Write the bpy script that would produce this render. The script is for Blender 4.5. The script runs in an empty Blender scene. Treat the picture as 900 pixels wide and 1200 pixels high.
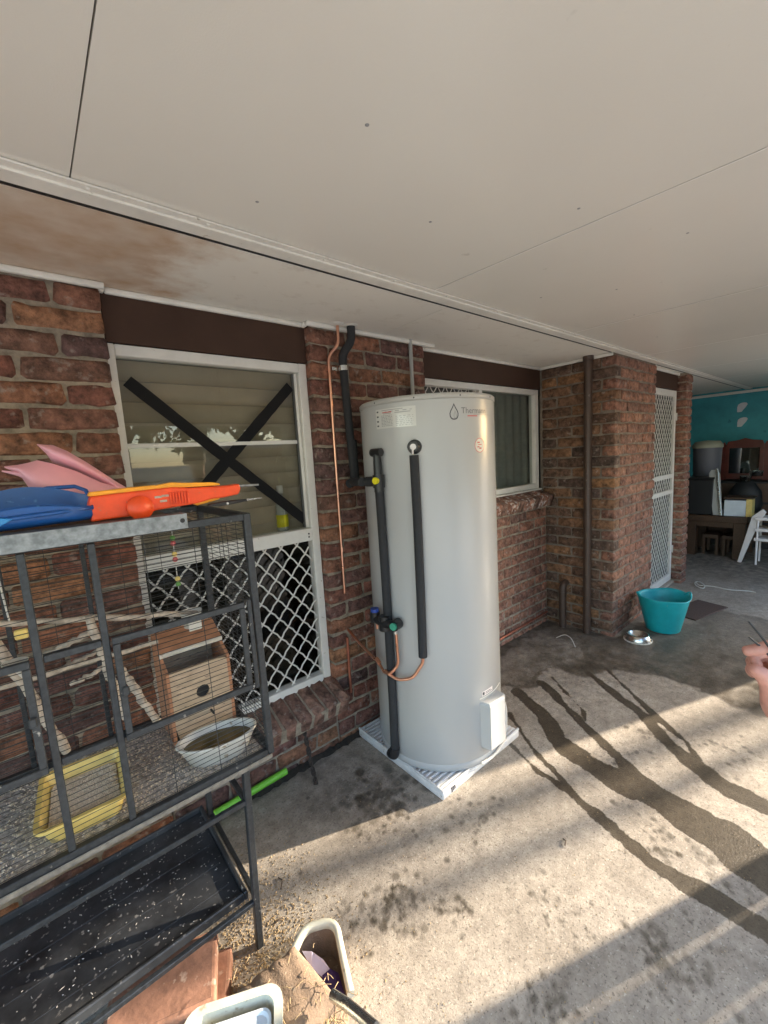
import bpy, bmesh, math, random
import numpy as np
from mathutils import Vector, Matrix
random.seed(7); np.random.seed(7)
R = math.radians
scene = bpy.context.scene
COL = scene.collection

# ------------------------------------------------------------------ camera
CAM_H = 1.6
def cam_axes(yaw, pitch, roll):
    cy, sy, cp, sp = math.cos(yaw), math.sin(yaw), math.cos(pitch), math.sin(pitch)
    d = Vector((sy*cp, cy*cp, sp)); r = Vector((cy, -sy, 0)); u = r.cross(d)
    c, s = math.cos(roll), math.sin(roll)
    return c*r + s*u, -s*r + c*u, d
cr, cu, cd = cam_axes(R(39.951), R(-7.536), R(-3.434))
cam_data = bpy.data.cameras.new('camera'); cam = bpy.data.objects.new('camera', cam_data)
COL.objects.link(cam)
cam_data.sensor_fit = 'HORIZONTAL'; cam_data.sensor_width = 36
cam_data.lens = 36*487.16/900; cam_data.clip_start = .02; cam_data.clip_end = 600
mw = Matrix((cr, cu, -cd)).transposed().to_4x4(); mw.translation = Vector((0, 0, CAM_H))
cam.matrix_world = mw
scene.camera = cam

# ------------------------------------------------------------------ sky, sun, exposure
SUN_AZ = Vector((1, -.39, 0)).normalized(); SUN_EL = R(17.0)
world = bpy.data.worlds.new('World'); scene.world = world; world.use_nodes = True
wn = world.node_tree.nodes; wl = world.node_tree.links
bg = wn['Background']
sky = wn.new('ShaderNodeTexSky'); sky.sky_type = 'NISHITA'; sky.sun_disc = False
sky.sun_elevation = SUN_EL
sky.sun_rotation = math.atan2(SUN_AZ.x, SUN_AZ.y)
sky.air_density = 1.0; sky.dust_density = 1.1; sky.ozone_density = 1.2
wl.new(sky.outputs[0], bg.inputs[0]); bg.inputs[1].default_value = .15
sun_d = bpy.data.lights.new('sun', 'SUN'); sun_d.energy = 2.7; sun_d.angle = R(.55); sun_d.color = (1, .87, .69)
sun = bpy.data.objects.new('sun', sun_d); COL.objects.link(sun)
to_sun = Vector((SUN_AZ.x*math.cos(SUN_EL), SUN_AZ.y*math.cos(SUN_EL), math.sin(SUN_EL)))
sun.rotation_euler = to_sun.to_track_quat('Z', 'Y').to_euler(); sun.location = (6, -2, 6)
vs = scene.view_settings; vs.view_transform = 'Standard'; vs.look = 'None'; vs.gamma = 1
vs.use_curve_mapping = False; vs.exposure = 2.84
scene.cycles.max_bounces = 10; scene.cycles.diffuse_bounces = 6; scene.cycles.transparent_max_bounces = 16

# ------------------------------------------------------------------ materials
def mat(name, col, rough=.6, metal=0, var=.0, scale=20, bump=0, bscale=None, col2=None, spec=.5, detail=5,
        coord='Object', speck=None, speck_scale=60, speck_lo=.62, coat=0, stretch=None, alpha=None, trans=0):
    m = bpy.data.materials.new(name); m.use_nodes = True
    nt = m.node_tree; b = nt.nodes['Principled BSDF']
    b.inputs['Roughness'].default_value = rough; b.inputs['Metallic'].default_value = metal
    b.inputs['Specular IOR Level'].default_value = spec; b.inputs['Coat Weight'].default_value = coat
    c = (*col, 1); b.inputs['Base Color'].default_value = c
    if trans: b.inputs['Transmission Weight'].default_value = trans
    tc = nt.nodes.new('ShaderNodeTexCoord'); src = tc.outputs[coord]
    if stretch:
        mp = nt.nodes.new('ShaderNodeMapping'); mp.inputs['Scale'].default_value = stretch
        nt.links.new(src, mp.inputs[0]); src = mp.outputs[0]
    out = None
    if var or col2:
        n = nt.nodes.new('ShaderNodeTexNoise'); n.inputs['Scale'].default_value = scale; n.inputs['Detail'].default_value = detail
        n.inputs['Roughness'].default_value = .65
        nt.links.new(src, n.inputs['Vector'])
        rp = nt.nodes.new('ShaderNodeValToRGB')
        a = tuple(max(0, x*(1-var)) for x in col); d = col2 if col2 else tuple(min(1, x*(1+var)) for x in col)
        rp.color_ramp.elements[0].position = .32; rp.color_ramp.elements[1].position = .68
        rp.color_ramp.elements[0].color = (*a, 1); rp.color_ramp.elements[1].color = (*d, 1)
        nt.links.new(n.outputs[0], rp.inputs[0]); out = rp.outputs[0]
        rm = nt.nodes.new('ShaderNodeMath'); rm.operation = 'MULTIPLY_ADD'
        nt.links.new(n.outputs[0], rm.inputs[0]); rm.inputs[1].default_value = .25; rm.inputs[2].default_value = max(0, rough-.12)
        nt.links.new(rm.outputs[0], b.inputs['Roughness'])
    if speck:
        n = nt.nodes.new('ShaderNodeTexNoise'); n.inputs['Scale'].default_value = speck_scale; n.inputs['Detail'].default_value = 4
        nt.links.new(src, n.inputs['Vector'])
        rp = nt.nodes.new('ShaderNodeValToRGB'); rp.color_ramp.elements[0].position = speck_lo; rp.color_ramp.elements[1].position = speck_lo+.06
        nt.links.new(n.outputs[0], rp.inputs[0])
        mx = nt.nodes.new('ShaderNodeMix'); mx.data_type = 'RGBA'
        nt.links.new(rp.outputs[0], mx.inputs[0])
        if out: nt.links.new(out, mx.inputs[6])
        else: mx.inputs[6].default_value = c
        mx.inputs[7].default_value = (*speck, 1); out = mx.outputs[2]
    if out: nt.links.new(out, b.inputs['Base Color'])
    if bump:
        n = nt.nodes.new('ShaderNodeTexNoise'); n.inputs['Scale'].default_value = bscale or scale*3; n.inputs['Detail'].default_value = 6
        nt.links.new(src, n.inputs['Vector'])
        bp = nt.nodes.new('ShaderNodeBump'); bp.inputs['Strength'].default_value = bump; bp.inputs['Distance'].default_value = .004
        nt.links.new(n.outputs[0], bp.inputs['Height']); nt.links.new(bp.outputs[0], b.inputs['Normal'])
    return m

def brick_mat(name, ramp, lime=.0, dark=1.0):
    """tumbled clay brick: one hue per brick (object random), mottled, scuffed, with lime bloom"""
    m = bpy.data.materials.new(name); m.use_nodes = True; nt = m.node_tree; b = nt.nodes['Principled BSDF']
    N = nt.nodes.new; L = nt.links.new
    oi = N('ShaderNodeObjectInfo'); rp = N('ShaderNodeValToRGB'); cr_ = rp.color_ramp
    while len(cr_.elements) < len(ramp): cr_.elements.new(.5)
    for i, c in enumerate(ramp):
        cr_.elements[i].position = i/(len(ramp)-1); cr_.elements[i].color = (*[x*dark for x in c], 1)
    L(oi.outputs['Random'], rp.inputs[0])
    tc = N('ShaderNodeTexCoord'); off = N('ShaderNodeVectorMath'); off.operation = 'ADD'
    sc = N('ShaderNodeMath'); sc.operation = 'MULTIPLY'; sc.inputs[1].default_value = 37
    L(oi.outputs['Random'], sc.inputs[0]); L(tc.outputs['Object'], off.inputs[0]); L(sc.outputs[0], off.inputs[1])
    n1 = N('ShaderNodeTexNoise'); n1.inputs['Scale'].default_value = 22; n1.inputs['Detail'].default_value = 7; n1.inputs['Roughness'].default_value = .7
    L(off.outputs[0], n1.inputs['Vector'])
    mr = N('ShaderNodeMapRange'); mr.inputs[1].default_value = .33; mr.inputs[2].default_value = .68; mr.inputs[3].default_value = .30; mr.inputs[4].default_value = 1.65
    L(n1.outputs[0], mr.inputs[0])
    mul = N('ShaderNodeMix'); mul.data_type = 'RGBA'; mul.blend_type = 'MULTIPLY'; mul.inputs[0].default_value = 1
    L(rp.outputs[0], mul.inputs[6]); L(mr.outputs[0], mul.inputs[7])
    n2 = N('ShaderNodeTexNoise'); n2.inputs['Scale'].default_value = 34; n2.inputs['Detail'].default_value = 5
    L(off.outputs[0], n2.inputs['Vector'])
    r2 = N('ShaderNodeValToRGB'); r2.color_ramp.elements[0].position = .60-lime; r2.color_ramp.elements[1].position = .72-lime*.6
    r2.color_ramp.elements[1].color = (.55, .55, .55, 1) if lime < .1 else (.9, .9, .9, 1)
    L(n2.outputs[0], r2.inputs[0])
    mx = N('ShaderNodeMix'); mx.data_type = 'RGBA'; L(r2.outputs[0], mx.inputs[0]); L(mul.outputs[2], mx.inputs[6])
    mx.inputs[7].default_value = (.36, .30, .255, 1) if lime < .1 else (.58, .53, .50, 1)
    L(mx.outputs[2], b.inputs['Base Color']); b.inputs['Roughness'].default_value = .78; b.inputs['Specular IOR Level'].default_value = .4
    n3 = N('ShaderNodeTexNoise'); n3.inputs['Scale'].default_value = 60; n3.inputs['Detail'].default_value = 8; L(off.outputs[0], n3.inputs['Vector'])
    bp = N('ShaderNodeBump'); bp.inputs['Strength'].default_value = 1.0; bp.inputs['Distance'].default_value = .012
    L(n3.outputs[0], bp.inputs['Height']); L(bp.outputs[0], b.inputs['Normal'])
    return m
RAMP = [(.13,.055,.043), (.20,.080,.056), (.10,.058,.052), (.27,.115,.066), (.15,.078,.066), (.17,.070,.050), (.31,.15,.078), (.115,.062,.054), (.22,.09,.06)]
RAMP_B = [(.15,.085,.055), (.11,.065,.045), (.22,.115,.062), (.13,.075,.055), (.095,.062,.048), (.17,.095,.06), (.26,.13,.06)]
RAMP_P = [(.26,.125,.085), (.19,.092,.065), (.31,.15,.095), (.21,.108,.078), (.29,.125,.078), (.17,.092,.07)]
M = {}
M['brick'] = brick_mat('brick_dark', RAMP)
M['brick_pale'] = brick_mat('brick_pink', RAMP_P, lime=.03)
M['brick_brown'] = brick_mat('brick_brown', RAMP_B)
M['brick_lime'] = brick_mat('brick_limed', RAMP_P, lime=.10)
M['brick_sill'] = brick_mat('brick_sill', [(.17,.095,.072), (.21,.115,.085), (.15,.085,.066)])
M['mortar'] = mat('mortar', (.27,.225,.17), .95, var=.40, scale=22, bump=1, bscale=70)
M['mortar_d'] = mat('mortar_dark', (.20,.165,.13), .95, var=.35, scale=14, bump=.6, bscale=120)
M['white'] = mat('white_paint_metal', (.72,.70,.65), .38, var=.06, scale=12, speck=(.45,.41,.35), speck_scale=45, speck_lo=.70)
M['white2'] = mat('white_trim', (.74,.72,.67), .5, var=.08, scale=9, speck=(.42,.38,.31), speck_scale=30, speck_lo=.69)
M['brown'] = mat('brown_fascia_paint', (.062,.034,.024), .6, var=.12, scale=7, spec=.2)
M['soffit'] = None
M['steel'] = mat('steel', (.62,.62,.60), .25, metal=1, var=.1, scale=20)
M['galv'] = mat('galvanised_steel', (.25,.265,.275), .45, metal=.75, var=.3, scale=55, detail=2)
M['cagepaint'] = mat('grey_hammered_paint', (.036,.040,.045), .42, metal=.3, var=.35, scale=70, bump=.25, bscale=140, speck=(.42,.40,.36), speck_scale=38, speck_lo=.70)
M['cagelip'] = mat('grimy_tray_lip', (.16,.145,.125), .7, var=.4, scale=40)
M['wire'] = mat('cage_wire', (.055,.055,.055), .45, metal=.6)
M['copper'] = mat('copper', (.80,.42,.29), .30, metal=1, var=.08, scale=25)
M['copper_red'] = mat('copper_painted', (.38,.13,.08), .45, metal=.5, var=.2, scale=30)
M['lag'] = mat('black_pipe_lagging', (.022,.023,.026), .78, var=.25, scale=60, bump=.3, bscale=260)
M['blackplastic'] = mat('black_plastic', (.016,.016,.017), .35, var=.1, scale=20)
M['yellow'] = mat('yellow_plastic', (.75,.66,.02), .4)
M['bluecap'] = mat('blue_cap', (.03,.07,.34), .35)
M['greencap'] = mat('green_cap', (.05,.30,.20), .35)
M['tank'] = mat('tank_enamel', (.455,.458,.455), .27, bump=.05, bscale=5, spec=.5)
M['tanklip'] = mat('tank_cap_enamel', (.44,.435,.415), .32, var=.03, scale=3)
M['padw'] = mat('white_pad_plastic', (.66,.66,.66), .5, var=.12, scale=14, speck=(.33,.30,.27), speck_scale=40, speck_lo=.66)
M['ink'] = mat('dark_grey_ink', (.07,.07,.08), .5)
M['ink_m'] = mat('mid_grey_ink', (.13,.13,.14), .5)
M['ink_l'] = mat('light_grey_ink', (.30,.30,.30), .5)
M['inkred'] = mat('red_ink', (.55,.13,.13), .5)
M['paper'] = mat('glossy_white_sticker', (.60,.60,.57), .2, coat=.3)
M['sticker'] = mat('white_sticker', (.78,.73,.71), .3)
M['pipebrown'] = mat('brown_pvc', (.075,.048,.036), .45, var=.15, scale=10, speck=(.16,.13,.11), speck_scale=30, speck_lo=.68)
M['conduit'] = mat('grey_conduit', (.42,.42,.40), .5)
M['bucket'] = mat('teal_flexible_plastic', (.010,.36,.41), .42, var=.12, scale=9, speck=(.10,.36,.38), speck_scale=26, speck_lo=.70)
M['teal'] = mat('teal_wall_paint', (.055,.34,.40), .6, var=.16, scale=4, speck=(.03,.20,.25), speck_scale=7, speck_lo=.66)
M['wood_d'] = mat('dark_varnished_timber', (.068,.034,.017), .5, var=.35, scale=9, stretch=(1,8,8))
M['wood_r'] = mat('red_stained_timber', (.10,.018,.012), .35, var=.3, scale=9)
M['dark'] = mat('near_black', (.012,.012,.013), .6)
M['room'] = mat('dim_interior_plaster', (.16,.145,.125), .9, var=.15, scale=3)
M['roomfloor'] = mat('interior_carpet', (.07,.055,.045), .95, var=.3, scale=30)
M['blind'] = mat('fabric_blind', (.46,.37,.28), .9, var=.08, scale=8)
M['tape'] = mat('black_duct_tape', (.010,.010,.011), .75, bump=.3, bscale=200, spec=.2)
M['orange'] = mat('orange_plastic', (.80,.075,.012), .42, var=.10, scale=30, speck=(.55,.14,.07), speck_scale=70, speck_lo=.67)
M['yelltoy'] = mat('yellow_toy_plastic', (.82,.34,.015), .42, var=.1, scale=30, speck=(.5,.25,.08), speck_scale=60, speck_lo=.66)
M['bluetoy'] = mat('blue_plastic', (.010,.075,.28), .30, var=.2, scale=12, speck=(.05,.16,.40), speck_scale=40, speck_lo=.66)
M['pinktoy'] = mat('pink_plastic', (.78,.38,.45), .42, var=.06, scale=8)
M['greentoy'] = mat('lime_green_plastic', (.20,.58,.05), .45, var=.15, scale=14)
M['ply'] = mat('pale_plywood', (.44,.34,.24), .75, var=.25, scale=14, stretch=(1,1,5), speck=(.14,.11,.09), speck_scale=40, speck_lo=.63)
M['plyred'] = mat('reddish_timber', (.42,.20,.11), .75, var=.25, scale=18, stretch=(1,1,4))
M['perch'] = mat('weathered_branch', (.44,.37,.30), .85, var=.35, scale=40, bump=.6, bscale=90)
M['oldwhite'] = mat('scuffed_white_plastic', (.62,.59,.53), .5, var=.15, scale=18, speck=(.36,.28,.2), speck_scale=32, speck_lo=.62)
M['yellowtub'] = mat('yellow_tub_plastic', (.78,.58,.18), .45, var=.2, scale=14, speck=(.36,.26,.12), speck_scale=34, speck_lo=.64)
M['seed'] = mat('seed_husks', (.70,.60,.46), .9, var=.35, scale=260)
M['husk'] = mat('husk_litter', (.40,.29,.16), .9, var=.45, scale=120)
M['litter'] = mat('cage_litter', (.36,.32,.29), .95, var=.6, scale=70, bump=1, bscale=150, col2=(.66,.61,.56))
M['water'] = mat('murky_water', (.12,.085,.03), .08, var=.3, scale=20)
M['traybl'] = mat('scuffed_black_tray', (.022,.024,.028), .42, var=.5, scale=9, col2=(.05,.052,.056), speck=(.20,.19,.18), speck_scale=60, speck_lo=.63)
M['paver'] = mat('terracotta_paver', (.29,.145,.095), .8, var=.3, scale=16, bump=.5, bscale=60, speck=(.48,.33,.25), speck_scale=22, speck_lo=.62)
M['sack'] = mat('dusty_brown_cloth', (.235,.165,.115), .95, var=.22, scale=18, bump=.5, bscale=220, speck=(.32,.25,.18), speck_scale=90, speck_lo=.64)
M['cream'] = mat('cream_plastic', (.66,.64,.52), .45, var=.12, scale=20, speck=(.42,.36,.25), speck_scale=36, speck_lo=.64)
M['bluewhite'] = mat('pale_blue_white_plastic', (.66,.71,.75), .35, var=.08, scale=9)
M['purple'] = mat('purple_print', (.035,.012,.085), .5)
M['lilac'] = mat('lilac_paper', (.62,.56,.70), .5)
M['skin'] = mat('skin', (.50,.235,.185), .5, var=.14, scale=45, bump=.3, bscale=160)
M['skin'].node_tree.nodes['Principled BSDF'].inputs['Subsurface Weight'].default_value = .12
M['skin'].node_tree.nodes['Principled BSDF'].inputs['Subsurface Radius'].default_value = (.01,.004,.002)
M['shirt'] = mat('navy_work_shirt', (.03,.045,.085), .9, var=.15, scale=20)
M['trouser'] = mat('dark_work_trousers', (.03,.03,.034), .9, var=.15, scale=20)
M['hair'] = mat('brown_hair', (.05,.03,.02), .7, var=.3, scale=60)
M['boot'] = mat('brown_boot', (.06,.035,.02), .6, var=.2, scale=30)
M['grass'] = mat('dry_lawn', (.20,.18,.105), .95, var=.35, scale=.6, col2=(.30,.27,.19))
M['timber'] = mat('fence_timber', (.22,.16,.11), .8, var=.25, scale=8, stretch=(6,6,1))
M['fencepaint'] = mat('blue_grey_fence_paint', (.12,.16,.22), .5)
M['bark'] = mat('bark', (.11,.08,.06), .95, var=.3, scale=20)
M['leaf'] = mat('leaf', (.06,.09,.03), .6, var=.35, scale=3)
M['mat_b'] = mat('brown_doormat', (.085,.055,.045), .95, var=.3, scale=80, bump=.7, bscale=220)
M['cordw'] = mat('white_cord', (.60,.58,.54), .6)
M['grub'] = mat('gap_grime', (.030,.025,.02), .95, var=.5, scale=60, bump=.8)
M['roofm'] = mat('roof_underside', (.20,.19,.18), .8)
M['seal'] = mat('grey_rubber_seal', (.10,.10,.10), .7)
M['rustrod'] = mat('twisted_iron_rod', (.045,.034,.028), .75, var=.5, scale=60, bump=.6)

def glass_mat(name, tint, ior=1.5, rough=0.0, gain=1.25):
    m = bpy.data.materials.new(name); m.use_nodes = True; nt = m.node_tree
    nt.nodes.remove(nt.nodes['Principled BSDF']); o = nt.nodes['Material Output']
    f = nt.nodes.new('ShaderNodeFresnel'); f.inputs[0].default_value = ior
    t = nt.nodes.new('ShaderNodeBsdfTransparent'); t.inputs[0].default_value = (*tint, 1)
    g = nt.nodes.new('ShaderNodeBsdfGlossy'); g.inputs['Roughness'].default_value = rough; g.inputs[0].default_value = (.95,.96,.97,1)
    tc = nt.nodes.new('ShaderNodeTexCoord'); n = nt.nodes.new('ShaderNodeTexNoise'); n.inputs['Scale'].default_value = 2.5
    nt.links.new(tc.outputs['Object'], n.inputs['Vector'])
    bp = nt.nodes.new('ShaderNodeBump'); bp.inputs['Strength'].default_value = .05; bp.inputs['Distance'].default_value = .01
    nt.links.new(n.outputs[0], bp.inputs['Height']); nt.links.new(bp.outputs[0], g.inputs['Normal'])
    ml = nt.nodes.new('ShaderNodeMath'); ml.operation = 'MULTIPLY'; ml.inputs[1].default_value = gain; ml.use_clamp = True
    ge = nt.nodes.new('ShaderNodeNewGeometry'); bf_ = nt.nodes.new('ShaderNodeMath'); bf_.operation = 'SUBTRACT'; bf_.inputs[0].default_value = 1
    nt.links.new(ge.outputs['Backfacing'], bf_.inputs[1]); mf = nt.nodes.new('ShaderNodeMath'); mf.operation = 'MULTIPLY'
    nt.links.new(f.outputs[0], mf.inputs[0]); nt.links.new(bf_.outputs[0], mf.inputs[1]); nt.links.new(mf.outputs[0], ml.inputs[0])
    mx = nt.nodes.new('ShaderNodeMixShader'); nt.links.new(ml.outputs[0], mx.inputs[0]); nt.links.new(t.outputs[0], mx.inputs[1]); nt.links.new(g.outputs[0], mx.inputs[2])
    nt.links.new(mx.outputs[0], o.inputs[0])
    return m
M['glass'] = glass_mat('window_glass', (.82,.84,.82))
M['glass_low'] = glass_mat('dusty_lower_glass', (.55,.54,.50), gain=.45)  # tint darkened and reflection weakened to dim the view through the lower pane
M['mirror'] = mat('mirror_glass', (.7,.72,.72), .05, metal=1)

def concrete_mat():
    m = bpy.data.materials.new('patio_concrete'); m.use_nodes = True; nt = m.node_tree; b = nt.nodes['Principled BSDF']
    N = nt.nodes.new; L = nt.links.new
    tc = N('ShaderNodeTexCoord'); P = tc.outputs['Object']
    def noise(s, d=6, r=.6):
        n = N('ShaderNodeTexNoise'); n.inputs['Scale'].default_value = s; n.inputs['Detail'].default_value = d; n.inputs['Roughness'].default_value = r
        L(P, n.inputs['Vector']); return n.outputs[0]
    def ramp(src, p0, p1, c0, c1):
        r = N('ShaderNodeValToRGB'); r.color_ramp.elements[0].position = p0; r.color_ramp.elements[1].position = p1
        r.color_ramp.elements[0].color = (*c0, 1); r.color_ramp.elements[1].color = (*c1, 1); L(src, r.inputs[0]); return r.outputs[0]
    def mix(f, a, c, mode='MIX'):
        x = N('ShaderNodeMix'); x.data_type = 'RGBA'; x.blend_type = mode
        if isinstance(f, float): x.inputs[0].default_value = f
        else: L(f, x.inputs[0])
        for s, v in ((6, a), (7, c)):
            if isinstance(v, tuple): x.inputs[s].default_value = (*v, 1)
            else: L(v, x.inputs[s])
        return x.outputs[2]
    base = ramp(noise(2.6, 8, .65), .34, .66, (.33,.285,.235), (.48,.425,.36))
    base = mix(1.0, base, ramp(noise(20, 9, .78), .30, .70, (.58,.56,.54), (1.22,1.21,1.19)), 'MULTIPLY')
    base = mix(ramp(noise(110, 3), .57, .65, (0,0,0), (.8,.8,.8)), base, (.155,.13,.105))
    base = mix(ramp(noise(90, 2), .63, .70, (0,0,0), (.7,.7,.7)), base, (.60,.55,.47))
    wa = N('ShaderNodeAttribute'); wa.attribute_name = 'wet'; wet = wa.outputs['Fac']
    fn = N('ShaderNodeMath'); fn.operation = 'MULTIPLY_ADD'; L(noise(55, 6, .7), fn.inputs[0]); fn.inputs[1].default_value = .55; L(wet, fn.inputs[2])
    wr_ = N('ShaderNodeMapRange'); wr_.interpolation_type = 'SMOOTHSTEP'; wr_.inputs[1].default_value = .72; wr_.inputs[2].default_value = .86; L(fn.outputs[0], wr_.inputs[0]); wet = wr_.outputs[0]
    pa = N('ShaderNodeAttribute'); pa.attribute_name = 'damp'
    dm_ = N('ShaderNodeMath'); dm_.operation = 'MULTIPLY'; L(pa.outputs['Fac'], dm_.inputs[0]); L(ramp(noise(9, 7, .7), .30, .62, (.55,.55,.55), (1,1,1)), dm_.inputs[1])
    mxm = N('ShaderNodeMath'); mxm.operation = 'MAXIMUM'; L(wet, mxm.inputs[0]); L(dm_.outputs[0], mxm.inputs[1]); wet = mxm.outputs[0]
    da = N('ShaderNodeAttribute'); da.attribute_name = 'dirt'; floor_dark = da.outputs['Fac']
    dn = N('ShaderNodeMath'); dn.operation = 'MULTIPLY'; L(floor_dark, dn.inputs[0])
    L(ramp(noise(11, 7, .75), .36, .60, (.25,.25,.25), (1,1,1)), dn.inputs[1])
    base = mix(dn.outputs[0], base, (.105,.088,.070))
    wcol = mix(1.0, base, (.25,.235,.21), 'MULTIPLY')
    base = mix(wet, base, wcol)
    L(base, b.inputs['Base Color'])
    rr = N('ShaderNodeMapRange'); L(wet, rr.inputs[0]); rr.inputs[3].default_value = .88; rr.inputs[4].default_value = .30
    L(rr.outputs[0], b.inputs['Roughness'])
    bp = N('ShaderNodeBump'); bp.inputs['Strength'].default_value = .55; bp.inputs['Distance'].default_value = .004
    L(noise(120, 8, .7), bp.inputs['Height']); L(bp.outputs[0], b.inputs['Normal'])
    return m
M['concrete'] = concrete_mat()

def sheet_mat(name, col, stain=None):
    """painted fibre-cement ceiling sheet: satin, faint roller texture; optional brown water stain with its own shape"""
    m = bpy.data.materials.new(name); m.use_nodes = True; nt = m.node_tree; b = nt.nodes['Principled BSDF']
    N = nt.nodes.new; L = nt.links.new; tc = N('ShaderNodeTexCoord')
    n = N('ShaderNodeTexNoise'); n.inputs['Scale'].default_value = 1.6; n.inputs['Detail'].default_value = 5; L(tc.outputs['Object'], n.inputs['Vector'])
    r = N('ShaderNodeValToRGB'); r.color_ramp.elements[0].color = (*[c*.93 for c in col], 1); r.color_ramp.elements[1].color = (*[c*1.05 for c in col], 1)
    L(n.outputs[0], r.inputs[0]); out = r.outputs[0]
    n2 = N('ShaderNodeTexNoise'); n2.inputs['Scale'].default_value = 14; n2.inputs['Detail'].default_value = 3; L(tc.outputs['Object'], n2.inputs['Vector'])
    r2 = N('ShaderNodeValToRGB'); r2.color_ramp.elements[0].position = .72; r2.color_ramp.elements[1].position = .80
    r2.color_ramp.elements[1].color = (.35,.35,.35,1); L(n2.outputs[0], r2.inputs[0])
    mx = N('ShaderNodeMix'); mx.data_type = 'RGBA'; L(r2.outputs[0], mx.inputs[0]); L(out, mx.inputs[6]); mx.inputs[7].default_value = (.30,.26,.21,1); out = mx.outputs[2]
    if stain:
        sx = N('ShaderNodeSeparateXYZ'); L(tc.outputs['Object'], sx.inputs[0])
        n3 = N('ShaderNodeTexNoise'); n3.inputs['Scale'].default_value = 4.5; n3.inputs['Detail'].default_value = 7; n3.inputs['Roughness'].default_value = .65
        mp = N('ShaderNodeMapping'); mp.inputs['Scale'].default_value = (1.3, 1.6, 1); L(tc.outputs['Object'], mp.inputs[0]); L(mp.outputs[0], n3.inputs['Vector'])
        ad = N('ShaderNodeMath'); ad.operation = 'MULTIPLY_ADD'; L(n3.outputs[0], ad.inputs[0]); ad.inputs[1].default_value = -.55; L(sx.outputs[0], ad.inputs[2])
        mr = N('ShaderNodeMapRange'); mr.inputs[1].default_value = .36; mr.inputs[2].default_value = .12; L(ad.outputs[0], mr.inputs[0])
        n4 = N('ShaderNodeTexNoise'); n4.inputs['Scale'].default_value = 9; n4.inputs['Detail'].default_value = 6; L(mp.outputs[0], n4.inputs['Vector'])
        mm = N('ShaderNodeMath'); mm.operation = 'MULTIPLY_ADD'; L(n4.outputs[0], mm.inputs[0]); mm.inputs[1].default_value = 1.0; mm.inputs[2].default_value = .22
        m2 = N('ShaderNodeMath'); m2.operation = 'MULTIPLY'; m2.use_clamp = True; L(mr.outputs[0], m2.inputs[0]); L(mm.outputs[0], m2.inputs[1])
        mx2 = N('ShaderNodeMix'); mx2.data_type = 'RGBA'; L(m2.outputs[0], mx2.inputs[0]); L(out, mx2.inputs[6]); mx2.inputs[7].default_value = (.50,.34,.225,1); out = mx2.outputs[2]
        # mould smudges everywhere along the sheet
        n5 = N('ShaderNodeTexNoise'); n5.inputs['Scale'].default_value = 7; n5.inputs['Detail'].default_value = 8; n5.inputs['Roughness'].default_value = .7
        L(mp.outputs[0], n5.inputs['Vector']); r5 = N('ShaderNodeValToRGB'); r5.color_ramp.elements[0].position = .55; r5.color_ramp.elements[1].position = .75
        r5.color_ramp.elements[1].color = (.5,.5,.5,1); L(n5.outputs[0], r5.inputs[0])
        mx3 = N('ShaderNodeMix'); mx3.data_type = 'RGBA'; L(r5.outputs[0], mx3.inputs[0]); L(out, mx3.inputs[6]); mx3.inputs[7].default_value = (.52,.46,.38,1); out = mx3.outputs[2]
    L(out, b.inputs['Base Color']); b.inputs['Roughness'].default_value = .27 if not stain else .6
    n6 = N('ShaderNodeTexNoise'); n6.inputs['Scale'].default_value = 300; L(tc.outputs['Object'], n6.inputs['Vector'])
    bp = N('ShaderNodeBump'); bp.inputs['Strength'].default_value = .12; bp.inputs['Distance'].default_value = .002
    L(n6.outputs[0], bp.inputs['Height']); L(bp.outputs[0], b.inputs['Normal'])
    return m
M['ceil'] = sheet_mat('ceiling_sheet_paint', (.78,.755,.70))
M['soffit'] = sheet_mat('eave_soffit_paint', (.80,.77,.71), stain=True)

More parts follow.
